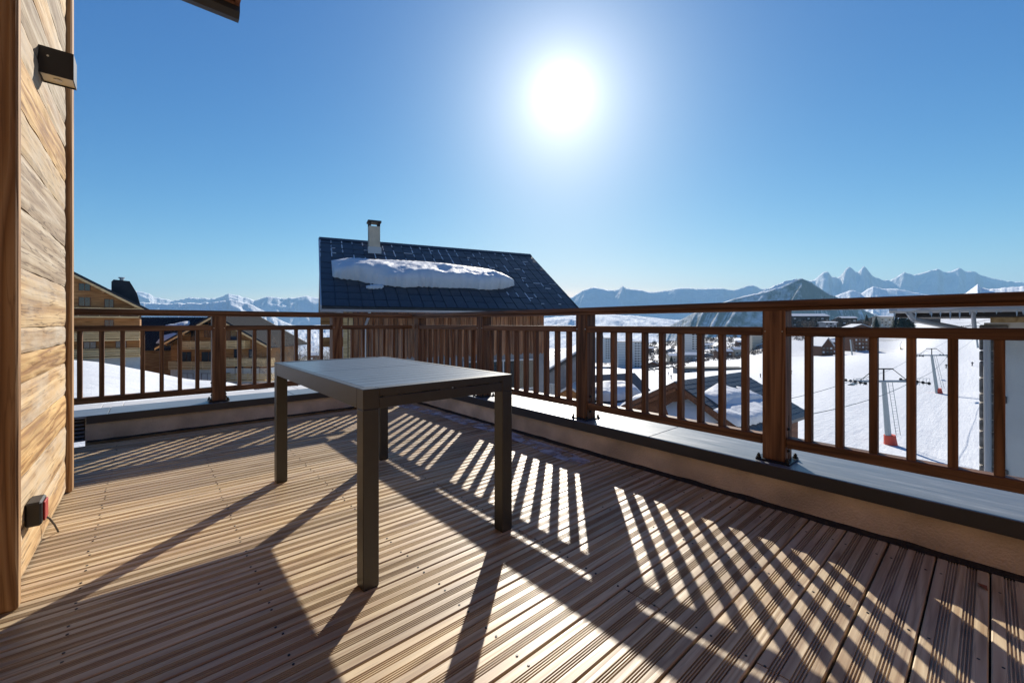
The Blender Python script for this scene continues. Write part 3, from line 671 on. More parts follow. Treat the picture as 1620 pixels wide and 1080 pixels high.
def stone_mat():
    m, n, l, b = new_mat('rough_stone'); b.inputs['Roughness'].default_value = 0.9
    t = n.new('ShaderNodeTexCoord'); v = n.new('ShaderNodeTexNoise'); v.inputs['Scale'].default_value = 7; v.inputs['Detail'].default_value = 8; l.new(t.outputs['Object'], v.inputs['Vector'])
    r = ramp(n, [(0.3,(0.07,0.065,0.06)),(0.7,(0.28,0.26,0.24))]); l.new(v.outputs['Fac'], r.inputs[0]); l.new(r.outputs[0], b.inputs['Base Color']); return m
M['stone'] = stone_mat()

def rect_window(parent, x, z, w, h, y, mw0, frame='brown_wood', nm='window', mull=1):
    """opening in a wall whose outer face is the local plane y (facing -y)"""
    b = MB(); t = 0.06
    b.box(x-t, x, y-0.05, y+0.03, z-t, z+h+t); b.box(x+w, x+w+t, y-0.05, y+0.03, z-t, z+h+t)
    b.box(x, x+w, y-0.05, y+0.03, z-t, z); b.box(x, x+w, y-0.05, y+0.03, z+h, z+h+t)
    for k in range(mull): xx = x + w*(k+1)/(mull+1); b.box(xx-0.025, xx+0.025, y-0.04, y+0.02, z, z+h)
    fr = obj(nm, b.mesh('window_frame'), M[frame], parent, mw0)
    obj('pane', MB().box(x, x+w, y-0.012, y+0.01, z, z+h).mesh('pane'), M['glass'], fr, mw0)
    return fr
def balcony(parent, x0, x1, z, y0, y1, mw0, posts=6, mat='pale_wood'):
    b = obj('balcony', MB().box(x0, x1, y0, y1, z-0.18, z).mesh('balcony_floor'), M[mat], parent, mw0)
    for zz in (z+0.10, z+0.36, z+0.62, z+0.90):
        hgt = 0.20 if zz < z+0.8 else 0.10
        m = MB().box(x0, x1, y0-0.03, y0, zz, zz+hgt).box(x0-0.03, x0, y0, y1, zz, zz+hgt).box(x1, x1+0.03, y0, y1, zz, zz+hgt)
        obj('rail_board', m.mesh('rail_board'), M[mat], b, mw0)
    for k in range(posts+1):
        xx = x0 + (x1-x0)*k/posts
        obj('rail_post', MB().box(xx-0.05, xx+0.05, y0+0.005, y0+0.09, z, z+1.04).mesh('rail_post'), M[mat], b, mw0)
    return b
def gable_roof(parent, L, W, ze, zr, mw0, x0=0.0, th=0.18, mat='slate', axis='x', name='roof'):
    """ridge along local x from x0 to x0+L, eaves at y=0 and y=2W"""
    poly = [(0, ze), (W, zr), (2*W, ze), (2*W, ze-th), (W, zr-th), (0, ze-th)]
    return obj(name, MB().prism(poly, x0, x0+L, 'x').mesh(name), M[mat], parent, mw0)
def snow_slab(label, mw0, outline, seed, thick=0.25, cat='snow', grp=None, n=46, m=12, streak=0.0):
    """outline: list of (x, s_low, s_high) on a sloping plane (local x along, y up the slope, z normal)"""
    xs_ = [p[0] for p in outline]; rows = []; base = []
    for i in range(n+1):
        x = lerp(xs_[0], xs_[-1], i/n)
        lo = interp([(p[0], p[1]) for p in outline], x); hi = interp([(p[0], p[2]) for p in outline], x)
        wob = 0.06*noise.noise(Vector((x*4.1, seed, 0))) + 0.06*noise.noise(Vector((x*11, seed, 2))) + 0.03*noise.noise(Vector((x*23, seed, 5)))
        lo += wob
        ex = min(1.0, 9*min(i, n-i)/n); row = []; rb = []
        for j in range(m+1):
            t = j/m; s = lerp(lo, hi, t)
            prof_ = max(0.0, 1-abs(2*t-1)**3.2)**0.5
            h = thick*prof_*(ex**0.35)*(1.5-1.15*t)*(0.85+0.3*noise.fractal(Vector((x*0.9, s*1.3, seed)), 1, 2, 3)) + streak*prof_*noise.noise(Vector((x*9-s*5, s*1.0, seed)))
            row.append((x, s, max(0.012, h))); rb.append((x, s, 0.004))
        rows.append(row); base.append(rb)
    b = MB(); b.grid(rows); b.grid(base)
    for k in (0, -1):
        b.grid([rows[k], base[k]]); b.grid([[r_[k] for r_ in rows], [r_[k] for r_ in base]])
    o = obj('snow_slab', b.mesh('snow_slab', True), M['snow'], None, mw0)
    return tag(o, label, cat, grp)
def plane_hit(u, v, mw):                     # local coords where the view ray of a photo pixel meets the local plane z=0
    inv = mw.inverted(); p0 = inv @ Vector((0,0,CAMZ)); d = (inv.to_3x3() @ (at(u, v, 1.0) - Vector((0,0,CAMZ))))
    return p0 - d*(p0.z/d.z)

# ---- neighbouring chalet with the big snow slab
nb0 = C(-5.472, 12.0, 0); NRZ = cdir(0.9026, 0.4305); NW = T(nb0.x, nb0.y, 0, NRZ)
nb = thing('neighbour_chalet', 'timber clad chalet with dark slate roof and tall chimney right behind the railing corner', 'chalet', NW)
ZE, ZR, HW, NL = 1.50, 4.18, 4.0, 8.9
TH = math.atan2(ZR-ZE, HW); SL = math.hypot(ZR-ZE, HW)
wall = obj('wall', MB().prism([(0.52,-6),(0.52,1.62),(4,3.95),(7.5,1.62),(7.5,-6)], 0.72, 7.64, 'x').mesh('chalet_wall'), M['grey_wall'], nb, NW)
BRD = MB().prism([(0.004,0.07),(0.05,0.0),(0.096,0.0),(0.142,0.07),(0.142,1.75),(0.004,1.75)], 0, 0.03, 'y').mesh('cladding_board')
for me_ in (BRD,):
    me_.transform(Matrix.Rotation(R(90),4,'Y'))     # length along local X for the grain
for i in range(46):
    obj('cladding_board', BRD, M['clad'], wall, NW @ T(0.74+i*0.15, 0.485 + (0.012 if i % 2 else 0), 1.62-1.75+random.uniform(-.02,.02)) @ Matrix.Rotation(R(-90),4,'Y'))
for x_ in (0.60, 0.75):
    obj('corner_post', MB().box(x_, x_+0.12, 0.40, 0.47, -3, 1.6).mesh('corner_post'), M['pale_wood'], wall, NW)
roof = gable_roof(nb, NL, HW, ZE, ZR, NW, th=0.14)
NC, NR = 24, 12; cw = NL/NC; rh = SL/NR
TILE = MB().box(0.012, cw-0.012, -0.006, rh+0.03, 0.0, 0.016).mesh('roof_tile')
slope_m = NW @ T(0, 0, ZE) @ Matrix.Rotation(TH, 4, 'X')
rt = random.Random(5)
for j in range(NR):
    for i in range(NC):
        off = 0.0 if j % 2 == 0 else -cw*0.0
        obj('roof_tile', TILE, M['slate'], roof, slope_m @ T(i*cw+off, j*rh, 0.012+rt.uniform(0,0.006)) @ Matrix.Rotation(R(-1.0), 4, 'X') @ Matrix.Rotation(R(rt.uniform(-1.0,1.0)),4,'Y'))
b = MB()
for k in range(150):
    i = rt.randrange(0, NC); j = NR-1-int(abs(rt.gauss(0, 3.4)))
    if i > 17: j = rt.randrange(1, NR)
    if not 0 <= j < NR: continue
    x_, s_ = i*cw + rt.uniform(-.008,.008), j*rh + rt.uniform(0, rh*0.4); Lk = rt.uniform(0.10, 0.34)
    if rt.random() < (0.93 if i < 18 else 0.7): b.box(x_-0.016, x_+0.016, s_, s_+Lk, 0.012, 0.036)
    else: b.box(x_, x_+Lk, j*rh-0.03, j*rh+0.0, 0.012, 0.040)
fs = obj('frost_streaks', b.mesh('frost_streaks'), M['snow'], roof, slope_m); fs['kind'] = 'stuff'
obj('ridge_cap', MB().prism([(HW-0.16, ZR-0.05),(HW, ZR+0.07),(HW+0.16, ZR-0.05)], -0.02, NL+0.02, 'x').mesh('ridge_cap'), M['slate'], roof, NW)
obj('verge_trim', MB().prism([(-0.05, ZE-0.16),(HW, ZR-0.16),(HW, ZR+0.03),(-0.05, ZE+0.03)], -0.045, -0.003, 'x').mesh('verge_trim'), M['grey_trim'], roof, NW)
obj('verge_trim', MB().prism([(-0.05, ZE-0.16),(HW, ZR-0.16),(HW, ZR+0.02),(-0.05, ZE+0.02)], NL+0.003, NL+0.04, 'x').mesh('verge_trim'), M['slate'], roof, NW)
b = MB(); ring = [(-0.075+0.075*math.cos(a), 1.42+0.075*math.sin(a)) for a in [math.pi+math.pi*k/8 for k in range(9)]]
ring += [(p[0]*0.88-0.009, 1.42+(p[1]-1.42)*0.88) for p in reversed(ring)]
gt = obj('gutter', b.prism(ring, -0.03, NL+0.03, 'x').mesh('gutter'), M['grey_trim'], nb, NW)
obj('downpipe', MB().path([(1.3,-0.075,1.36),(1.3,-0.05,1.25),(1.22,0.40,0.92),(1.22,0.40,-5)], 0.04, 8).mesh('downpipe'), M['grey_trim'], nb, NW)
for z_ in (0.96, 0.30):
    obj('purlin_end', MB().box(-0.02, 0.74, 0.62, 1.02, z_, z_+0.28).mesh('purlin_end'), M['chalet_wood'], nb, NW)
for (x_, w_) in ((4.5,0.7),(5.5,0.9),(6.55,0.75)):
    rect_window(wall, x_, -1.35, w_, 1.0, 0.52, NW, 'grey_trim')
ch = obj('chimney', MB().cbox(1.66, 2.06, 3.15, 3.55, 3.3, 4.66, c=0.01).mesh('chimney'), M['beige'], nb, NW)
b = MB()
for sx in (1.66, 1.99):
    for sy in (3.15, 3.48): b.box(sx, sx+0.07, sy, sy+0.07, 4.661, 4.80)
b.box(1.62, 2.10, 3.11, 3.59, 4.801, 4.87); obj('chimney_cap', b.mesh('chimney_cap'), M['dark'], ch, NW)
obj('chimney_flashing', MB().box(1.62, 2.10, 3.12, 3.59, 3.45, 3.88).mesh('chimney_flashing'), M['grey_trim'], ch, NW)
# snow slab: outline taken on the roof plane
top_px = [(140,300),(150,262),(160,240),(200,233),(300,238),(400,243),(550,250),(700,262),(800,275),(900,295),(960,315),(1000,340),(1027,366)]
low_px = [(140,305),(160,330),(190,345),(250,350),(300,361),(390,374),(480,385),(560,382),(640,384),(700,388),(800,388),(900,398),(1000,388),(1027,370)]
sp = slope_m @ T(0, 0, 0.03)
th_ = [plane_hit(480+a/3.085, 330+b_/3.085, sp) for a, b_ in top_px]; lh_ = [plane_hit(480+a/3.085, 330+b_/3.085, sp) for a, b_ in low_px]
th_.sort(key=lambda p: p.x); lh_.sort(key=lambda p: p.x)
xa, xb = lh_[0].x, lh_[-1].x
ol = []
for k in range(25):
    x_ = lerp(xa, xb, k/24); xx_ = x_; x_ = lerp(xa, xb, min(max(k/24, 0.022), 0.985)); ol.append((xx_, interp([(p.x, p.y) for p in lh_], x_), max(interp([(p.x, p.y) for p in th_], x_)-0.16, interp([(p.x, p.y) for p in lh_], x_)+0.05)))
snow_slab('long thick slab of snow lying on the neighbouring slate roof', sp, ol, 3.0, 0.40, n=120, m=18, streak=0.035)
q0 = plane_hit(480+305/3.085, 330+380/3.085, sp); q1 = plane_hit(480+392/3.085, 330+380/3.085, sp)
snow_slab('small detached patch of snow just below the long slab on the slate roof', sp, [(q0.x, q0.y-0.12, q0.y+0.02),(lerp(q0.x,q1.x,.5), q0.y-0.16, q0.y+0.16),(q1.x, q0.y-0.04, q0.y+0.14)], 8.0, 0.09, n=20, m=6)

# ---- dark roofed houses just below, right of the second post
r2a = at(1067, 604, 22.0); r2b = at(1173, 589, 26.3)
d2 = (r2b-r2a); L2 = math.hypot(d2.x, d2.y); RZ2 = math.atan2(d2.y, d2.x); W2 = 3.76
Z2R = (r2a.z+r2b.z)/2; Z2E = Z2R-1.97
H2 = T(r2a.x, r2a.y, 0, RZ2) @ T(0, -W2, 0)
h2 = thing('slate_house', 'house below the railing with an open timber gable and two snow slabs on slate', 'house', H2)
obj('wall', MB().prism([(0.5,-14),(0.5,Z2E-0.1),(W2,Z2R-0.35),(2*W2-0.5,Z2E-0.1),(2*W2-0.5,-14)], 0.9, L2-0.4, 'x').mesh('house_wall'), M['brown_wood'], h2, H2)
ro2 = gable_roof(h2, L2, W2, Z2E, Z2R, H2, th=0.16)
TH2 = math.atan2(1.97, W2); S2 = math.hypot(1.97, W2); sm2 = H2 @ T(0,0,Z2E) @ Matrix.Rotation(TH2, 4, 'X')
NC2, NR2 = 18, 12; cw2 = L2/NC2; rh2 = S2/NR2
T2 = MB().box(0.008, cw2-0.008, -0.02, rh2+0.04, 0, 0.014).mesh('roof_tile')
for j in range(NR2):
    for i in range(NC2):
        obj('roof_tile', T2, M['slate'], ro2, sm2 @ T(i*cw2, j*rh2, 0.012+rt.uniform(0,.006)) @ Matrix.Rotation(R(-2.0),4,'X'))
for k, yy in enumerate((0.0, 1)):
    y0_, y1_ = ((-0.03, W2), (W2, 2*W2+0.03))[k]; z0_, z1_ = ((Z2E-0.02, Z2R), (Z2R, Z2E-0.02))[k]
    obj('verge_board', MB().prism([(y0_,z0_-0.26),(y1_,z1_-0.26),(y1_,z1_-0.02),(y0_,z0_-0.02)], -0.05, -0.004, 'x').mesh('verge_board'), M['brown_wood'], h2, H2)
    obj('verge_board', MB().prism([(y0_+0.1,z0_-0.5),(y1_,z1_-0.5),(y1_,z1_-0.28),(y0_+0.1,z0_-0.28)], 0.25, 0.35, 'x').mesh('verge_beam'), M['brown_wood'], h2, H2)
def px_slab(label, mw, tops, lows, seed, thick, n=44, grp=None):
    t_ = sorted([plane_hit(u, v, mw) for u, v in tops], key=lambda p: p.x); l__ = sorted([plane_hit(u, v, mw) for u, v in lows], key=lambda p: p.x)
    xa_, xb_ = max(t_[0].x, l__[0].x), min(t_[-1].x, l__[-1].x); o_ = []
    for k in range(15):
        x_ = lerp(xa_, xb_, k/14); lo = interp([(p.x,p.y) for p in l__], x_); hi = interp([(p.x,p.y) for p in t_], x_)
        o_.append((x_, min(lo, hi-0.05), hi))
    return snow_slab(label, mw, o_, seed, thick, n=n, grp=grp)
s2m = sm2 @ T(0,0,0.03)
px_slab('snow slab on the upper slate roof of the open gabled house', s2m, [(1110,622),(1135,606),(1155,607),(1175,620),(1205,628),(1215,634)], [(1110,632),(1128,642),(1150,638),(1180,634),(1205,634),(1215,636)], 1.0, 0.3)
px_slab('lower snow slab hanging over the eave of the open gabled house', s2m, [(1128,648),(1150,640),(1175,634),(1205,630),(1222,636),(1240,648)], [(1128,660),(1150,672),(1175,676),(1205,668),(1222,662),(1240,652)], 2.0, 0.35)
sm2b = H2 @ T(0,2*W2,Z2E) @ Matrix.Rotation(math.pi,4,'Z') @ T(-L2,0,0) @ Matrix.Rotation(TH2,4,'X') @ T(0,0,0.02)
snow_slab('snow blanket on the far slope of the open gabled house', sm2b, [(0.3,0.0,3.9),(2,0.0,4.1),(5,-0.05,4.15),(L2-0.05,-0.08,4.2)], 4.0, 0.30)
# snow drift inside the open gable
drift = obj('snow_drift', MB().grid([[tuple(C(8.0+5.2*i/14-0.9*j/8*0+ (j/8)*0.5, 20.5+ (j/8)*2.6, -3.55+1.35*math.sin(math.pi*min(1,max(0,(i/14))))*math.sin(math.pi*(0.15+0.6*j/8))-0.9*(1-j/8))) for i in range(15)] for j in range(9)]).mesh('snow_drift', True), M['snow'])
tag(drift, 'rounded snow drift in front of the open timber gable', 'snow')
# ---- second slate roof with a big snow dome, left of it
r1a = at(918, 592, 33.0); r1b = at(1004, 589.5, 35.0)
d1 = r1b-r1a; L1 = math.hypot(d1.x, d1.y); RZ1 = math.atan2(d1.y, d1.x); W1 = 4.2; Z1R = r1b.z; Z1E = Z1R-2.5
H1 = T(r1a.x, r1a.y, 0, RZ1) @ T(0,-W1,0)
h1 = thing('slate_house', 'house below the railing with a dark roof under a dome of snow', 'house', H1)
obj('wall', MB().prism([(0.5,-14),(0.5,Z1E-0.1),(W1,Z1R-0.35),(2*W1-0.5,Z1E-0.1),(2*W1-0.5,-14)], 0.4, L1-0.4, 'x').mesh('house_wall'), M['grey_wall'], h1, H1)
gable_roof(h1, L1, W1, Z1E, Z1R, H1)
sm1 = H1 @ T(0,0,Z1E) @ Matrix.Rotation(math.atan2(2.5,W1),4,'X') @ T(0,0,0.02)
px_slab('thick dome of snow on the dark roof beside the railing post', sm1, [(925,612),(940,606),(958,602),(985,602),(1000,608),(1016,622)], [(925,632),(940,633),(960,635),(985,633),(1002,628),(1016,626)], 5.0, 0.5)
px_slab('thin strip of snow along the eave under the snow dome', sm1, [(960,640),(980,637),(1000,634)], [(960,648),(980,647),(1000,640)], 6.0, 0.2, n=20)
# ---- grey clad house, seen between the balusters left of the post (local x = away from the viewer, y = to the left)
g0 = at(921, 553, 30.0); GW = T(g0.x, g0.y, 0, cdir(0.12, 1.0)) @ T(0,-0.7,0)
hg = thing('grey_house', 'narrow grey clad house with snow along its gable behind the balusters', 'house', GW)
zr_ = g0.z; ze_ = zr_-2.0
wg = obj('wall', MB().prism([(0.15,-14),(0.15,zr_-0.62),(0.7,zr_-0.2),(3.6,ze_),(3.6,-14)], 0.25, 7, 'x').mesh('grey_wall'), M['grey_wall'], hg, GW)
for k in range(7):
    y_ = 3.52-k*0.49; obj('cladding_board', MB().box(0.205,0.245,y_-0.46,y_,-6,ze_+min(k,5)*0.30).mesh('cladding_board'), M['grey_wall'], wg, GW)
rg_ = obj('roof', MB().prism([(0,zr_-0.56),(0.7,zr_),(3.9,ze_-0.05),(3.9,ze_-0.25),(0.7,zr_-0.2),(0,zr_-0.76)], 0, 7.4, 'x').mesh('roof'), M['slate'], hg, GW)
obj('verge_snow', MB().prism([(-0.02,zr_-0.53),(0.7,zr_+0.03),(3.95,ze_-0.02),(3.95,ze_+0.10),(0.7,zr_+0.17),(-0.02,zr_-0.40)], -0.02, 7.3, 'x').mesh('verge_snow'), M['snow'], rg_, GW)
pw = at(905, 610, 27.0); PWm = T(pw.x, pw.y, 0, cdir(0.35,0.94))
hp = thing('timber_porch', 'small orange timber porch roof below the grey house', 'porch', PWm)
obj('roof', MB().prism([(-1.3,pw.z-0.9),(0.2,pw.z),(1.7,pw.z-0.9),(1.7,pw.z-1.05),(0.2,pw.z-0.16),(-1.3,pw.z-1.05)], 0, 2.4, 'x').mesh('porch_roof'), M['grey_trim'], hp, PWm)
obj('gable', MB().prism([(-1.1,pw.z-4),(-1.1,pw.z-0.95),(0.2,pw.z-0.2),(1.5,pw.z-0.95),(1.5,pw.z-4)], 0.3, 2.2, 'x').mesh('porch_gable'), M['chalet_wood'], hp, PWm)
# white garden fence
fp0 = at(866, 606, 24.0); fp1 = at(884, 609, 24.0); fd = (fp1-fp0)
fe = thing('picket_fence', 'short white picket fence seen between the balusters by the timber chalet', 'fence', T(fp0.x, fp0.y, fp0.z-0.8))
for dz_ in (0.0, 0.65): obj('fence_rail', MB().tube(fp0-Vector((0,0,dz_)), fp1-Vector((0,0,dz_)), 0.03, 6).mesh('fence_rail'), M['grey_trim'], fe)
for k in range(8):
    p = fp0.lerp(fp1, (k+0.5)/8); obj('picket', MB().box(p.x-0.025,p.x+0.025,p.y-0.012,p.y+0.012,p.z-0.8,p.z+0.02).mesh('picket'), M['grey_trim'], fe)

# ---- the two big chalets on the left
def chalet(label, apex_u, f, z_apex, z_eave, halfw, base, rows_bal, wins, rz=0.0, lower_white=None, over=1.0, depth=14):
    a = at(apex_u, V0, f); mw0 = T(a.x, a.y, 0, -YAW + rz)
    t = thing('chalet', label, 'chalet', mw0)
    w = halfw
    wl_ = obj('wall', MB().prism([(-w,base),(-w,z_eave),(0,z_apex-0.25),(w,z_eave),(w,base)], 0, depth, 'y').mesh('gable_wall'), M['chalet_wood'], t, mw0)
    if lower_white is not None:
        obj('plinth', MB().box(-w-0.03, w+0.03, -0.03, depth+0.03, base, lower_white).mesh('plinth'), M['white_wall'], t, mw0)
    sl2 = (z_apex-z_eave)/w; e = w+over
    rf_ = obj('roof', MB().prism([(-e, z_apex-sl2*e),(0, z_apex),(e, z_apex-sl2*e),(e, z_apex-sl2*e-0.22),(0, z_apex-0.24),(-e, z_apex-sl2*e-0.22)], -1.3, depth+1, 'y').mesh('roof'), M['ribbed'], t, mw0)
    for s in (-1, 1):
        th3 = math.atan(sl2); Ls = e/math.cos(th3)
        rib = MB().box(0, Ls, 0.03, 0.09, 0.0, 0.06).mesh('roof_rib')
        for k in range(int((depth+2.3)/0.45)):
            m3 = mw0 @ T(0, -1.3+k*0.45, z_apex) @ (Matrix.Rotation(th3, 4, 'Y') if s > 0 else Matrix.Rotation(math.pi,4,'Z') @ T(0,-0.12,0) @ Matrix.Rotation(th3, 4, 'Y'))
            obj('roof_rib', rib, M['ribbed'], rf_, m3)
        y_ = (s*e, z_apex-sl2*e)
        poly = [(0, z_apex-0.26),(s*e, y_[1]-0.24),(s*e, y_[1]-0.52),(0, z_apex-0.56)]
        obj('verge_board', MB().prism(poly if s > 0 else poly[::-1], -1.34, -1.305, 'y').mesh('verge_board'), M['pale_wood'], rf_, mw0)
        for k in range(3):
            xx = s*w*(0.25+0.35*k); zz = z_apex-0.62-sl2*abs(xx)
            obj('purlin', MB().box(xx-0.12, xx+0.12, -1.28, 0.1, zz-0.15, zz+0.10).mesh('purlin'), M['chalet_wood'], t, mw0)
    for (x0, x1, z, np_) in rows_bal:
        balcony(t, x0, x1, z, -1.4, -0.02, mw0, np_)
    for (x, z, ww, hh) in wins: rect_window(wl_, x, z, ww, hh, 0.0, mw0, 'brown_wood')
    return t, mw0
# left one: gable partly hidden behind the timber wall
c1, c1m = chalet('large larch chalet at the far left with a dark chimney stack on its roof', 70, 48.0, 8.6, 3.35, 8.2, -9,
    [(-6.0,8.15,1.9,8),(-6.0,8.2,-0.9,8),(-6.0,8.25,-3.0,8)],
    [(2.8,5.0,0.9,0.8),(2.8,3.15,0.9,1.0),(5.0,3.05,0.75,0.95),(5.0,0.75,0.75,0.7),(3.2,-2.5,1.0,1.3),(6.0,-2.5,0.9,1.3),(0.5,3.1,0.9,1.0),(-2.5,3.1,1.1,1.0),(-3,0.6,1.0,0.9)], lower_white=-3.2, rz=R(41), over=1.1)
stk = obj('chimney_stack', MB().prism([(5.5,3.6),(5.5,6.3),(5.7,6.6),(7.2,6.5),(7.9,5.0),(8.2,3.6)], 1.5, 4.5, 'y').mesh('chimney_stack'), M['ribbed'], c1, c1m)
obj('flue', MB().tube((6.4,3,6.5),(6.4,3,7.0),0.2,10).tube((6.4,3,6.9),(6.4,3,7.05),0.32,10).mesh('flue'), M['grey_trim'], stk, c1m)
# right one
c2, c2m = chalet('larch chalet with stacked balconies seen either side of the railing post', 347, 62.0, 2.4, -1.6, 7.2, -14,
    [(-4.6,-0.4,-2.55,3),(-6.4,0.2,-5.5,4),(0.9,4.6,-2.45,3),(1.4,8.3,-5.0,4),(1.7,8.5,-7.2,4)],
    [(-4.2,-1.5,0.9,1.5),(-2.2,-1.0,1.2,2.2),(0.6,-1.4,2.0,1.6),(-5.6,-4.7,1.4,1.5),(-2.6,-4.7,2.0,1.5),(2.2,-4.3,0.9,1.5),(4.4,-4.3,1.1,1.5),(2.4,-6.6,1.1,1.4),(4.8,-6.6,1.2,1.4),(-5.6,-8.0,1.7,1.6),(-2.6,-8.0,1.7,1.6),(4.6,-9.2,1.2,1.4)], lower_white=-5.6, over=1.3, depth=8.6)
# link roof between them
lk0 = at(152, V0, 65.0); LKm = T(lk0.x, lk0.y, 0, -YAW)
lk = thing('link_building', 'low link building with ribbed roof between the two larch chalets', 'building', LKm)
zt_, zb_ = 2.1, -3.0
obj('wall', MB().box(0.2, 11.5, 3.0, 8, -12, zb_+1.6).mesh('link_wall'), M['chalet_wood'], lk, LKm)
lr = obj('roof', MB().prism([(0,zb_),(6.5,zt_),(13,zb_),(13,zb_-0.2),(6.5,zt_-0.2),(0,zb_-0.2)], 0, 13.6, 'x').mesh('roof'), M['ribbed'], lk, LKm)
thl = math.atan2(zt_-zb_, 6.5); RIBL = MB().box(0.0,0.07,0,math.hypot(6.5,zt_-zb_),0,0.07).mesh('roof_rib')
for k in range(30): obj('roof_rib', RIBL, M['ribbed'], lr, LKm @ T(0.1+k*0.45,0,zb_) @ Matrix.Rotation(thl,4,'X'))
lks = LKm @ T(0,0,zb_) @ Matrix.Rotation(thl,4,'X') @ T(0,0,0.06)
snow_slab('curled snow remnant on the ribbed link roof between the chalets', lks, [(7.0,4.6,5.0),(8.2,4.5,6.2),(9.4,4.5,7.0),(10.2,4.6,7.2),(10.8,4.9,6.4)], 12.0, 0.7, n=30, m=8)
snow_slab('sheet of snow low on the ribbed link roof beside the chalet gable', lks, [(8.4,1.4,3.4),(9.6,1.2,4.0),(11.2,1.2,3.6)], 14.0, 0.4, n=24, m=8)

# ---- white house at the right edge with icicles
WX = 12.05
ww_ = thing('white_house', 'white rendered house with icicles along its snowy eave at the right edge', 'house', T(WX, -3, 0))
obj('wall', MB().box(WX, WX+6, -9.0, 0.10, -13, 1.02).mesh('white_wall'), M['white_wall'], ww_)
st = random.Random(21); z_ = -13.0
while z_ < 0.95:
    h_ = st.uniform(0.16, 0.34); w_ = st.uniform(0.50, 0.72)
    obj('quoin_stone', box_mesh('quoin_stone', WX-0.05, WX+0.3, 0.12-w_*0.45, 0.16, z_, min(z_+h_-0.02, 0.98), c=0.02), M['stone'], ww_); z_ += h_
obj('lintel_beam', MB().box(WX-0.25, WX+0.1, -0.75, 0.02, 1.021, 1.12).mesh('lintel_beam'), M['pale_wood'], ww_)
er = obj('eave', MB().box(WX-0.95, WX+3, -9, 1.25, 1.125, 1.27).mesh('eave_slab'), M['dark'], ww_)
obj('fascia', MB().box(WX-0.99, WX-0.952, -9, 1.27, 1.13, 1.31).mesh('eave_fascia'), M['dark'], er)
obj('gutter', MB().tube((WX-1.06,-9,1.27),(WX-1.06,1.32,1.27),0.07,10).mesh('eave_gutter'), M['grey_trim'], ww_)
rows = []
for i in range(61):
    y_ = -9 + 10.2*i/60; h_ = 0.16 + 0.09*noise.noise(Vector((y_*1.6, 4, 0))); lip = 0.10*max(0, noise.noise(Vector((y_*2.3, 9, 0))))
    rows.append([(WX-1.14, y_, 1.28-lip*1.6),(WX-1.16, y_, 1.34),(WX-1.05, y_, 1.28+h_*0.7),(WX-0.5, y_, 1.29+h_*0.8),(WX+1.5, y_, 1.30+h_*0.8),(WX+3, y_, 1.2)])
esn = obj('eave_snow', MB().grid(rows).mesh('eave_snow', True), M['snow']); tag(esn, 'snow overhanging the icy eave of the white house', 'snow')
icm, n_, l_, b_ = new_mat('ice'); b_.inputs['Base Color'].default_value = (0.75,0.82,0.88,1); b_.inputs['Roughness'].default_value = 0.15; b_.inputs['Transmission Weight'].default_value = 0.5; b_.inputs['IOR'].default_value = 1.31
for k in range(34):
    y_ = 1.22 - k*0.105 + st.uniform(-.05,.05); Lk = st.choice((0.06,0.09,0.13,0.18,0.10,0.26 if k % 5 == 0 else 0.12)); xx = WX-1.10
    o = obj('icicle', MB().tube((xx,y_,1.25),(xx,y_,1.25-Lk*0.5),0.016,6,0.011).tube((xx,y_,1.25-Lk*0.5),(xx,y_,1.25-Lk),0.011,6,0.002).mesh('icicle'), icm, ww_)
obj('downpipe', MB().path([(WX-1.06,1.05,1.22),(WX-1.02,0.98,1.08),(WX-0.12,0.06,0.80),(WX-0.12,0.0,-13)], 0.05, 10).path([(WX-1.06,0.22,1.22),(WX-0.9,0.2,0.85)],0.03,8).mesh('downpipe'), M['grey_trim'], ww_)

# ================================================================== village, lift, trees
def tower(label, u0, u1, vt, f, base_v, floors, ncol, wallm='white_wall', side=0.35, dark=False):
    p = at(u0, V0, f); w = (u1-u0)/FPX*f; zt = CAMZ+(V0-vt)/FPX*f; zb = CAMZ+(V0-base_v)/FPX*f-4
    mw0 = T(p.x, p.y, 0, -YAW)
    t = thing('tower_block', label, 'apartment block', mw0, 'apartment towers in the village')
    obj('wall', MB().box(0, w, 0, 12, zb, zt).mesh('tower_wall'), M[wallm], t, mw0)
    obj('roof', MB().box(-0.3, w+0.3, -0.3, 12.3, zt, zt+0.5).box(w*0.4, w*0.6, 4, 8, zt+0.5, zt+2.6).mesh('tower_roof'), M['grey_wall'], t, mw0)
    fh = (zt-zb-4)/floors; cwid = w*side/ncol
    for j in range(floors):
        zz = zb+4+j*fh
        obj('floor_line', MB().box(0, w*(1-side), -0.10, -0.005, zz-0.12, zz+0.12).mesh('floor_line'), M['grey_wall'], t, mw0)
        for i in range(ncol):
            xx = w*(1-side)+i*cwid
            obj('window', MB().box(xx+cwid*0.18, xx+cwid*0.82, -0.15, 0.05, zz+0.6, zz+fh*0.72).mesh('window'), M['glass'], t, mw0)
    return t
tower('white tower block with dark window column, leftmost of the village towers', 938, 968, 535, 440, 568, 9, 3)
tower('lower white tower block with dark balconies, right beside the leftmost tower', 978, 1017, 541, 430, 581, 10, 3)
tower('tower block with a chequered column of black windows', 1083, 1105, 524, 520, 553, 8, 2, side=0.5)
tower('pinkish tower block just left of the near railing post', 1190, 1212, 526, 420, 563, 9, 2, 'beige')
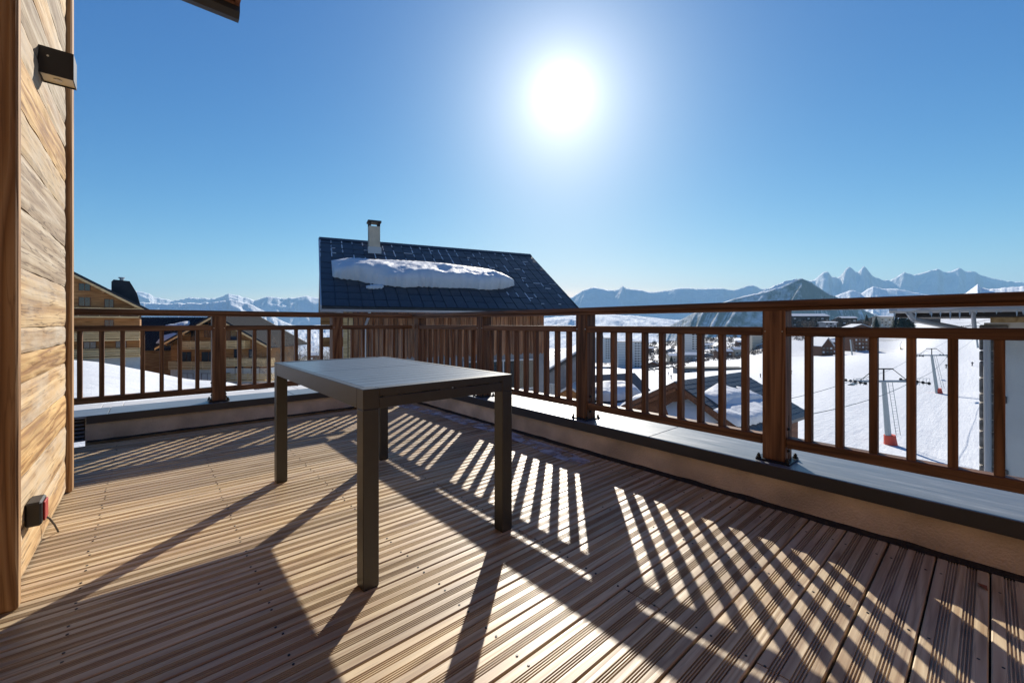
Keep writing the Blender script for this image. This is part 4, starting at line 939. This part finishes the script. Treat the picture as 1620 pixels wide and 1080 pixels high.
def block(name, label, u0, u1, vt, vb, f, wallm, roofm='snow', grp=None, deep=8, wins=0, rh_=0.6, gable=False):
    p = at(u0, V0, f); w = (u1-u0)/FPX*f; zt = CAMZ+(V0-vt)/FPX*f; zb = CAMZ+(V0-vb)/FPX*f
    mw0 = T(p.x, p.y, 0, -YAW); t = thing(name, label, 'building', mw0, grp)
    if gable:
        zw = lerp(zb, zt, 0.55)
        wl3 = obj('wall', MB().prism([(0,zb-4),(0,zw),(w/2,zt-0.2),(w,zw),(w,zb-4)], 0, deep, 'y').mesh('wall'), M[wallm], t, mw0)
        obj('roof', MB().prism([(-0.1*w,zw-0.2*(zt-zw)),(w/2,zt),(1.1*w,zw-0.2*(zt-zw)),(1.1*w,zw-0.2*(zt-zw)+0.35),(w/2,zt+0.45),(-0.1*w,zw-0.2*(zt-zw)+0.35)], -1.2, deep+0.5, 'y').mesh('roof'), M[roofm], t, mw0)
    else:
        zw = zt
        wl3 = obj('wall', MB().box(0, w, 0, deep, zb-4, zt).mesh('wall'), M[wallm], t, mw0)
        obj('roof', MB().prism([(-0.8, zt-0.1),(deep/2, zt+rh_),(deep+0.8, zt-0.1),(deep+0.8, zt+0.25),(deep/2, zt+rh_+0.4),(-0.8, zt+0.25)], -0.8, w+0.8, 'x').mesh('roof'), M[roofm], t, mw0)
    nfl = max(1, int((zw-zb)/2.7))
    for j in range(nfl):
        for i in range(wins):
            xx = w*(i+0.25)/wins; zz = zb+0.8+j*2.7
            if zz+1.3 < zw: obj('window', MB().box(xx, xx+0.5*w/wins, -0.06, 0.05, zz, zz+1.3).mesh('window'), M['glass' if (i+j) % 3 else 'white_wall'], t, mw0)
    return t
block('long_building', 'long low dark building at the edge of the snowy square', 1072, 1172, 583, 594, 200, 'grey_wall', 'ribbed', wins=14, rh_=0.3, deep=6)
block('hotel', 'large dark hotel with snowy roofs on the hill beyond the near post', 1254, 1312, 500, 515, 560, 'dark', wins=8, rh_=3.2, deep=18)
block('chalet', 'red brown chalet with snowy gable by the top of the slope', 1300, 1318, 534, 560, 300, 'brown_wood', wins=3, gable=True, deep=10)
block('chalet', 'wide red brown chalet right of the gabled one beside a pylon', 1318, 1328, 541, 559, 305, 'brown_wood', wins=2, deep=9, rh_=1.5)
block('chalet', 'red brown apartment chalet with rows of small windows by the piste', 1352, 1384, 530, 558, 310, 'brown_wood', wins=6, deep=10, rh_=2.0)
block('chalet', 'low chalet with broad snowy gable below the hilltop trees', 1343, 1382, 513, 527, 420, 'brown_wood', wins=4, gable=True, deep=12)
block('chalet', 'pale flat chalet between the hilltop trees and the large conifer', 1393, 1416, 501, 516, 430, 'beige', wins=4, deep=10, rh_=0.8)
block('cabin', 'small white roofed cabin among the hilltop bushes', 1305, 1324, 510, 519, 400, 'grey_wall', wins=3, deep=8)
block('cabin', 'dark cabin with two snowy roof planes on the hilltop', 1332, 1356, 503, 513, 470, 'dark', wins=3, deep=9, rh_=1.6)
block('cabin', 'dark cabin under the snow at the top right of the piste', 1458, 1488, 491, 503, 330, 'dark', wins=0, deep=9, rh_=1.2)
block('house', 'snow roofed house in the valley right of the bare bushes', 462, 476, 566, 574, 260, 'beige', wins=2, deep=8, rh_=1.5)
block('house', 'brown snow roofed house far below the left chalets', 446, 458, 569, 578, 230, 'brown_wood', wins=2, deep=8, rh_=1.5)
block('house', 'small snow roofed house beyond the bare bushes', 490, 503, 562, 570, 300, 'brown_wood', wins=2, deep=8, rh_=1.5)

vr = random.Random(31)
walls_ = ['beige','brown_wood','white_wall','grey_wall']; names_ = ['beige','brown','white','grey']
marks = ['far left of the chequered tower','left of the chequered tower','below the chequered tower','right of the chequered tower','far right of the chequered tower','left of the pinkish tower','below the pinkish tower','right of the pinkish tower']
for i in range(16):
    uu = 1026 + (i % 8)*28 + vr.uniform(-6,6); ff = (430 if i < 8 else 640) + vr.uniform(-50,60); p_ = on_ground(uu, ff)
    vb_ = V0 - (p_.z-CAMZ)/ff*FPX; hh = vr.uniform(5,9); wpx = vr.uniform(9,17)/ff*FPX; wi = vr.randrange(4)
    block('house', '%s snow roofed house %s, %s row' % (names_[wi], marks[i % 8], 'front' if i < 8 else 'back'), uu, uu+wpx, vb_-hh/ff*FPX, vb_, ff, walls_[wi], wins=3, deep=9, rh_=2.0, gable=(i % 3 == 0), grp='houses of the village')
# chairlift pylons
M['pylon'] = flat('galvanised_pylon', (0.32,0.36,0.37), 0.5, metal=0.4, var=0.1)
M['red_pad'] = flat('red_crash_pad', (0.55,0.06,0.03), 0.6)
def pylon(label, ub, vb, f, ut, vt, arm, rb=0.42, pad=True, heads=True):
    b0 = at(ub, vb, f); t0 = at(ut, vt, f)
    t = thing('lift_pylon', label, 'lift pylon', T(b0.x, b0.y, b0.z), 'chairlift pylons on the piste')
    obj('mast', MB().tube(b0-Vector((0,0,3)), t0, rb, 12, rb*0.62).mesh('mast'), M['pylon'], t)
    ax = Vector((CY, -SY, 0)); ay = Vector((SY, CY, 0)); up = Vector((0,0,1))
    H_ = (t0-b0).length
    if pad:
        d_ = (t0-b0).normalized()
        obj('crash_pad', MB().tube(b0-d_*0.8, b0+d_*1.25, rb*1.9, 12, rb*1.5).mesh('crash_pad'), M['red_pad'], t)
    # ladder
    lad = MB(); o_ = ax*(rb+0.35)
    lad.tube(b0+o_+up*1.2, t0+o_*0.75, 0.035, 5).tube(b0+o_*1.75+up*1.2, t0+o_*1.5, 0.035, 5)
    for k in range(int(H_/0.45)):
        q = b0.lerp(t0, 0.12+0.86*k/(H_/0.45)); lad.tube(q+o_*0.9, q+o_*1.65, 0.02, 4)
    obj('ladder', lad.mesh('ladder'), M['pylon'], t)
    if heads:
        cb_ = MB(); cb_.tube(t0-ax*arm, t0+ax*arm, 0.16, 8)
        obj('crossarm', cb_.mesh('crossarm'), M['pylon'], t)
        for s in (-1, 1):
            c_ = t0 + ax*arm*s
            ws = MB()
            ws.tube(c_-ay*2.2-ax*0.0, c_+ay*2.2, 0.08, 6)
            ws.box(*sum(([min(a_, b_), max(a_, b_)] for a_, b_ in zip((c_-ax*0.9-ay*1.2), (c_+ax*0.9+ay*1.2))), [])[:4], c_.z-0.42, c_.z-0.36)
            for k in range(6):
                w0 = c_ + ay*(-2.0+0.8*k); ws.tube(w0-ax*0.06, w0+ax*0.06, 0.2, 10)
            obj('sheave_assembly', ws.mesh('sheave_assembly'), M['steel'], t)
            rl = MB()
            for k in range(5):
                g_ = c_ + ax*(-0.9+0.45*k); rl.tube(g_-ay*1.2-up*0.4, g_-ay*1.2+up*0.55, 0.03, 4)
            rl.tube(c_-ax*0.9-ay*1.2+up*0.55, c_+ax*0.9-ay*1.2+up*0.55, 0.03, 4)
            obj('walkway_rail', rl.mesh('walkway_rail'), M['pylon'], t)
        fm = MB(); fm.tube(t0, t0+up*1.7-ax*0.0, 0.10, 8).tube(t0+up*1.7-ax*1.3, t0+up*1.7+ax*1.3, 0.09, 6).tube(t0+up*1.7-ax*1.2, t0-ax*arm*0.8, 0.05, 5).tube(t0+up*1.7+ax*1.2, t0+ax*arm*0.8, 0.05, 5)
        obj('lifting_frame', fm.mesh('lifting_frame'), M['steel'], t)
    return t0
p1 = pylon('nearest chairlift pylon with ladder and red padded foot', 1409, 702, 57, 1398, 603, 4.2)
p2 = pylon('second chairlift pylon up the piste with orange padded foot', 1485.5, 622, 106, 1474, 562, 4.2)
p3 = pylon('farthest chairlift pylon with a red foot beside the white house', 1549, 556, 190, 1543, 516, 4.2)
p4 = pylon('slim leaning lift pylon in front of the brown chalets', 1350, 567, 260, 1345, 537, 2.6, rb=0.5, pad=False, heads=False)
axv = Vector((CY,-SY,0))
cbm = MB()
for s in (-1, 1):
    for a_, b_ in ((at(1180, 660, 30), p1), (p1, p2), (p2, p3), (p3, at(1640, 470, 330))):
        pts = [];
        for k in range(13):
            q = a_.lerp(b_, k/12) + axv*4.2*s; q.z += 0.15-((b_-a_).length*0.012)*4*(k/12)*(1-k/12); pts.append(q)
        cbm.path(pts, 0.03, 5)
o = obj('haul_cable', cbm.mesh('haul_cable'), M['steel']); tag(o, 'steel haul cables of the chairlift strung between the pylons', 'cable')
ch_ = p2.lerp(p3, 0.55); ch_ = at(1427, 552, 140)
cht = thing('lift_chair', 'yellow chairlift chair hanging high above the piste', 'lift chair', T(ch_.x, ch_.y, ch_.z))
obj('seat', MB().box(ch_.x-0.9, ch_.x+0.9, ch_.y-0.3, ch_.y+0.3, ch_.z-0.2, ch_.z).mesh('seat'), M['dark'], cht)
ym_ = flat('yellow_shell', (0.6,0.38,0.04), 0.5)
obj('backrest', MB().box(ch_.x-0.9, ch_.x+0.9, ch_.y+0.25, ch_.y+0.35, ch_.z, ch_.z+0.6).mesh('backrest'), ym_, cht)
obj('hanger', MB().path([ch_+Vector((0,.3,.3)), ch_+Vector((0,.5,1.4)), ch_+Vector((0,0,2.6))], 0.04, 5).mesh('hanger'), M['pylon'], cht)

# trees
M['bark'] = flat('grey_bark', (0.10,0.08,0.065), 0.9, var=0.3, scale=3)
M['twig'] = flat('pale_twig', (0.16,0.12,0.085), 0.9)
M['twig_far'] = flat('brown_twig', (0.13,0.10,0.08), 0.9, var=0.3, scale=0.4)
M['needle'] = flat('conifer_needles', (0.022,0.040,0.030), 0.8, var=0.4, scale=0.6)
def bare_tree(name, label, base, H_, seed, spread=0.5, levels=4, r0=None, mat='twig', grp=None, kids=4, cat='tree'):
    rr = random.Random(seed); trunk = MB(); crown = MB(); r0 = r0 or H_*0.018
    def grow(p, d, L, r, lv):
        q = p + d*L; (trunk if lv == 0 else crown).tube(p, q, r, 5 if lv < 2 else 3, r*0.6)
        if lv >= levels: return
        for k in range(kids):
            a = Vector((rr.gauss(0,1), rr.gauss(0,1), rr.gauss(0.25,0.6))).normalized()
            nd = (d + a*spread*(1.2 if lv == 0 else 1)).normalized(); s_ = p.lerp(q, rr.uniform(0.35, 1.0))
            grow(s_, nd, L*rr.uniform(0.55, 0.8), r*0.55, lv+1)
    t = thing(name, label, cat, T(base.x, base.y, base.z), grp)
    grow(base - Vector((0,0,0.3)), Vector((rr.gauss(0,.08), rr.gauss(0,.08), 1)).normalized(), H_*0.42, r0, 0)
    obj('trunk', trunk.mesh('trunk'), M['bark'], t); obj('crown', crown.mesh('crown'), M[mat], t)
    return t
for k, (u, f, h, lab) in enumerate(((452,27,4.4,'bare pale bush by the corner of the larch chalet'),(472,24,4.6,'bare twiggy shrub reaching above the middle rail'),(492,22,5.0,'tall bare twiggy shrub left of the timber chalet'),(512,20,4.2,'bare twiggy shrub tucked against the timber chalet'),(533,23,4.0,'bare twiggy shrub right behind the railing post'))):
    p = at(u, V0, f); p.z = CAMZ + (V0-525)/FPX*f - h + 0.4 + (0.5 if k % 2 else 0)
    bare_tree('bare_shrub', lab, p, h, 40+k, spread=0.62, levels=5, kids=4, r0=0.035, grp='bare shrubs beyond the back railing', cat='shrub')
def conifer(label, u, v_top, f, h, seed, grp=None):
    top = at(u, v_top, f); base = top - Vector((0,0,h)); rr = random.Random(seed)
    t = thing('conifer', label, 'tree', T(base.x, base.y, base.z), grp)
    obj('trunk', MB().tube(base-Vector((0,0,2)), top-Vector((0,0,h*0.1)), h*0.02, 6, h*0.004).mesh('trunk'), M['bark'], t)
    cr = MB(); n = 260
    for k in range(n):
        tz = (k/n)**0.8; z = h*(0.04+0.96*tz); rad = h*0.30*(1-tz)**0.85*(0.75+0.5*rr.random()) + 0.02*h
        a = k*2.39996; d = Vector((math.cos(a), math.sin(a), -0.25-0.25*rr.random())); s = Vector((-math.sin(a), math.cos(a), 0))
        p = base + Vector((0,0,z)); w = rad*0.28
        tip = p + d*rad
        cr.add([p, p.lerp(tip,.5)+s*w, tip, p.lerp(tip,.5)-s*w, p.lerp(tip,.5)+Vector((0,0,-w*0.7))], [(0,1,2),(0,2,3),(0,1,4),(1,2,4),(2,3,4),(3,0,4)])
    obj('crown', cr.mesh('crown'), M['needle'], t); return t
for k, (u, vt, f, h, lab) in enumerate(((1428,487,360,17,'largest dark conifer standing beside the piste'),(1417,494,365,14,'dark conifer on the left flank of the largest one'),(1440,493,358,14,'dark conifer on the right flank of the largest one'),(1386,500,430,12,'dark conifer behind the pale flat chalet'),(1371,497,470,12,'dark conifer at the end of the hilltop tree row'),(995,578,330,9,'dark conifer at the foot of the lower white tower'),(1019,572,400,13,'dark conifer right of the lower white tower'),(1062,562,420,15,'dark conifer in the village between towers'))):
    conifer(lab, u, vt, f, h, 70+k, 'dark conifers')
ft = random.Random(99)
protos = []
for k in range(4):
    protos.append(None)
def clump_crown(cr, p, h, w, n, rr, size):
    for _ in range(n):
        while True:
            q = Vector((rr.uniform(-1,1), rr.uniform(-1,1), rr.uniform(-1,1)))
            if q.length < 1 and rr.random() < 0.35+0.65*q.length: break
        c_ = p + Vector((q.x*w, q.y*w, h*0.60 + q.z*h*0.40)); d = Vector((rr.gauss(0,.5), rr.gauss(0,.5), 1)).normalized()*size*rr.uniform(0.7,1.8)
        s_ = d.orthogonal().normalized(); s_.rotate(Matrix.Rotation(rr.uniform(0,6.28),3,d)); s_ *= size*0.16
        cr.add([c_-d*0.5-s_, c_-d*0.5+s_, c_+d*0.5], [(0,1,2)])
def far_bare(u, f, h, k, lab):
    rr = random.Random(300+k); p = on_ground(u, f)
    t = thing('bare_tree', lab, 'tree', T(p.x, p.y, p.z), 'bare trees on the village hills')
    tr = MB().tube(p-Vector((0,0,1)), p+Vector((0,0,h*0.55)), h*0.02, 6, h*0.008)
    for _ in range(7):
        a_ = rr.uniform(0,6.28); s_ = p+Vector((0,0,h*rr.uniform(.2,.5))); tr.tube(s_, s_+Vector((math.cos(a_)*h*.25, math.sin(a_)*h*.25, h*.38)), h*0.008, 4, h*0.002)
    obj('trunk', tr.mesh('trunk'), M['bark'], t)
    cr = MB(); clump_crown(cr, p, h, h*0.42, 420, rr, h*0.13); obj('crown', cr.mesh('crown'), M['twig_far'], t)
    return t
k = 0
spots = [(1252,1275,'below the dark hotel'),(1275,1300,'beside the dark hotel wing'),(1305,1325,'behind the small white roofed cabin'),(1328,1350,'around the dark hilltop cabin'),(1350,1372,'behind the low snowy gable chalet'),(1374,1392,'left of the pale flat chalet')]
for (ua, ub, wh) in spots:
    for i in range(4):
        far_bare(lerp(ua, ub, (i+0.5)/4)+ft.uniform(-2,2), ft.uniform(440, 600), ft.uniform(8,12), k, ('first','second','third','fourth')[i] + ' bare brown hilltop tree from the left ' + wh); k += 1
spots = [(1020,1050,'just right of the lower white tower'),(1050,1080,'left of the chequered tower'),(1106,1140,'right of the chequered tower'),(1140,1188,'left of the pinkish tower'),(1214,1248,'behind the near railing post')]
for (ua, ub, wh) in spots:
    for i in range(5):
        far_bare(lerp(ua, ub, (i+0.5)/5)+ft.uniform(-3,3), ft.uniform(520, 850), ft.uniform(7,12), k, ('first','second','third','fourth','fifth')[i] + ' bare village tree from the left, ' + wh); k += 1
# low scrub poking through the snow on the village slopes: uncountable
sc_ = MB(); rs = random.Random(17)
for _ in range(3600):
    z1 = rs.random()
    if z1 < 0.62: u = rs.uniform(1015, 1250); f = rs.uniform(360, 950)
    elif z1 < 0.75: u = rs.uniform(875, 1015); f = rs.uniform(460, 900)
    elif z1 < 0.88: u = rs.uniform(430, 530); f = rs.uniform(90, 500)
    else: u = rs.uniform(1240, 1400); f = rs.uniform(400, 620)
    if noise.noise(Vector((u*0.05, f*0.012, 0))) < -0.12: continue
    p = on_ground(u, f); h = rs.uniform(1.5, 5.0)*(0.35 if f < 200 else 1); clump_crown(sc_, p-Vector((0,0,h*0.3)), h, h*0.8, 16, rs, h*0.5)
o = obj('scrub', sc_.mesh('scrub'), M['twig_far']); o['kind'] = 'stuff'; o['label'] = 'brown scrub poking through the snow on the village slopes'
# parked cars and village clutter at the foot of the towers
def car(label, u, f, col, rz):
    p = on_ground(u, f); mw0 = T(p.x, p.y, p.z, -YAW+rz); t = thing('parked_car', label, 'car', mw0, 'cars parked below the towers')
    bd = MB().prism([(-2.1,0.3),(-2.1,0.75),(-1.2,0.9),(-0.7,1.42),(0.9,1.45),(1.5,0.95),(2.1,0.85),(2.1,0.3)], -0.85, 0.85, 'y')
    obj('body', bd.mesh('car_body'), col, t, mw0)
    obj('side_window', MB().prism([(-1.0,0.92),(-0.65,1.34),(0.85,1.37),(1.25,0.95)], -0.87, 0.87, 'y').mesh('side_window'), M['glass'], t, mw0)
    for sx in (-1.3, 1.3):
        for sy in (-0.8, 0.8): obj('wheel', MB().tube((sx,sy-0.1,0.32),(sx,sy+0.1,0.32),0.32,12).mesh('wheel'), M['steel'], t, mw0)
cc = [flat('car_grey', (0.10,0.10,0.11), 0.3), flat('car_dark', (0.02,0.02,0.03), 0.3), flat('car_white', (0.6,0.6,0.6), 0.3), flat('car_red', (0.3,0.03,0.03), 0.3)]
for i, (u, f, c_) in enumerate([(948,400,0),(955,398,2),(962,396,1),(970,395,3),(1024,300,1),(1031,300,0),(1039,302,1),(1047,305,2),(1055,308,1),(1063,312,0),(1072,316,1),(1081,320,3)]):
    car(('grey','white','dark','red')[[0,2,1,3].index(c_)] + ' parked car below the towers, %s from the left' % ('first','second','third','fourth','fifth','sixth','seventh','eighth','ninth','tenth','eleventh','twelfth')[i], u, f, cc[c_], random.uniform(-0.4,0.4))

# skiers
def person(label, p, h, jacket, seed, skis=True, lean=0.1):
    rr = random.Random(seed); mw0 = T(p.x, p.y, p.z, rr.uniform(0, 6.28))
    bm_ = bmesh.new(); me = bpy.data.meshes.new('person_body')
    s = h/1.75
    J = {'pel':(0,0,.92),'ch':(0,lean,1.30),'nk':(0,lean*1.2,1.48),'hd':(0,lean*1.4,1.64),'lk':(-.11,.07,.5),'lf':(-.13,0,.06),'rk':(.11,.10,.5),'rf':(.14,.03,.06),'ls':(-.19,lean,1.38),'le':(-.30,.08,1.12),'lh':(-.28,.30,1.02),'rs':(.19,lean,1.38),'re':(.30,.08,1.12),'rh':(.28,.30,1.02)}
    Rr = {'pel':.15,'ch':.17,'nk':.075,'hd':.115,'lk':.085,'lf':.07,'rk':.085,'rf':.07,'ls':.08,'le':.065,'lh':.05,'rs':.08,'re':.065,'rh':.05}
    E_ = [('pel','ch'),('ch','nk'),('nk','hd'),('pel','lk'),('lk','lf'),('pel','rk'),('rk','rf'),('ch','ls'),('ls','le'),('le','lh'),('ch','rs'),('rs','re'),('re','rh')]
    names = list(J); me.from_pydata([tuple(c*s for c in J[n]) for n in names], [(names.index(a), names.index(b)) for a, b in E_], [])
    o = bpy.data.objects.new('person', me); link(o, None, mw0)
    md = o.modifiers.new('skin', 'SKIN'); 
    for i, n in enumerate(names):
        me.skin_vertices[0].data[i].radius = (Rr[n]*s, Rr[n]*s)
    me.skin_vertices[0].data[0].use_root = True
    sb_ = o.modifiers.new('sub', 'SUBSURF'); sb_.levels = 1; sb_.render_levels = 1
    me.materials.append(jacket)
    tag(o, label, 'person', 'skiers on the snow')
    return o
jk = [flat('dark_jacket', (0.02,0.02,0.03), 0.7), flat('navy_jacket', (0.03,0.04,0.10), 0.7), flat('red_jacket', (0.25,0.03,0.03), 0.7)]
def foot_on(u, v):                               # march down the view ray of a photo pixel to the snow
    f = 30.0
    while f < 900:
        if at(u, v, f).z <= gz(u, f): return on_ground(u, f)
        f *= 1.01
    return on_ground(u, 200)
for k, (u, v, j, lab) in enumerate(((1252,592,0,'skier in dark clothes on the open piste just right of the near post'),(1203.5,598,0,'skier in dark clothes on the snow just left of the near post'),(1062,600,0,'walker in dark clothes on the snowy square, nearest of the group'),(1058,594,1,'walker in navy jacket on the snowy square behind the nearest one'),(1036,590,0,'walker in dark clothes at the left of the snowy square'),(1042,592,2,'walker in a red jacket at the left of the snowy square'),(1497,584,0,'skier in dark clothes high on the piste beside a baluster'),(1538,580,0,'skier in dark clothes crouching near the far red pylon foot'))):
    p = foot_on(u, v); person(lab, p, 1.75, jk[j], k)
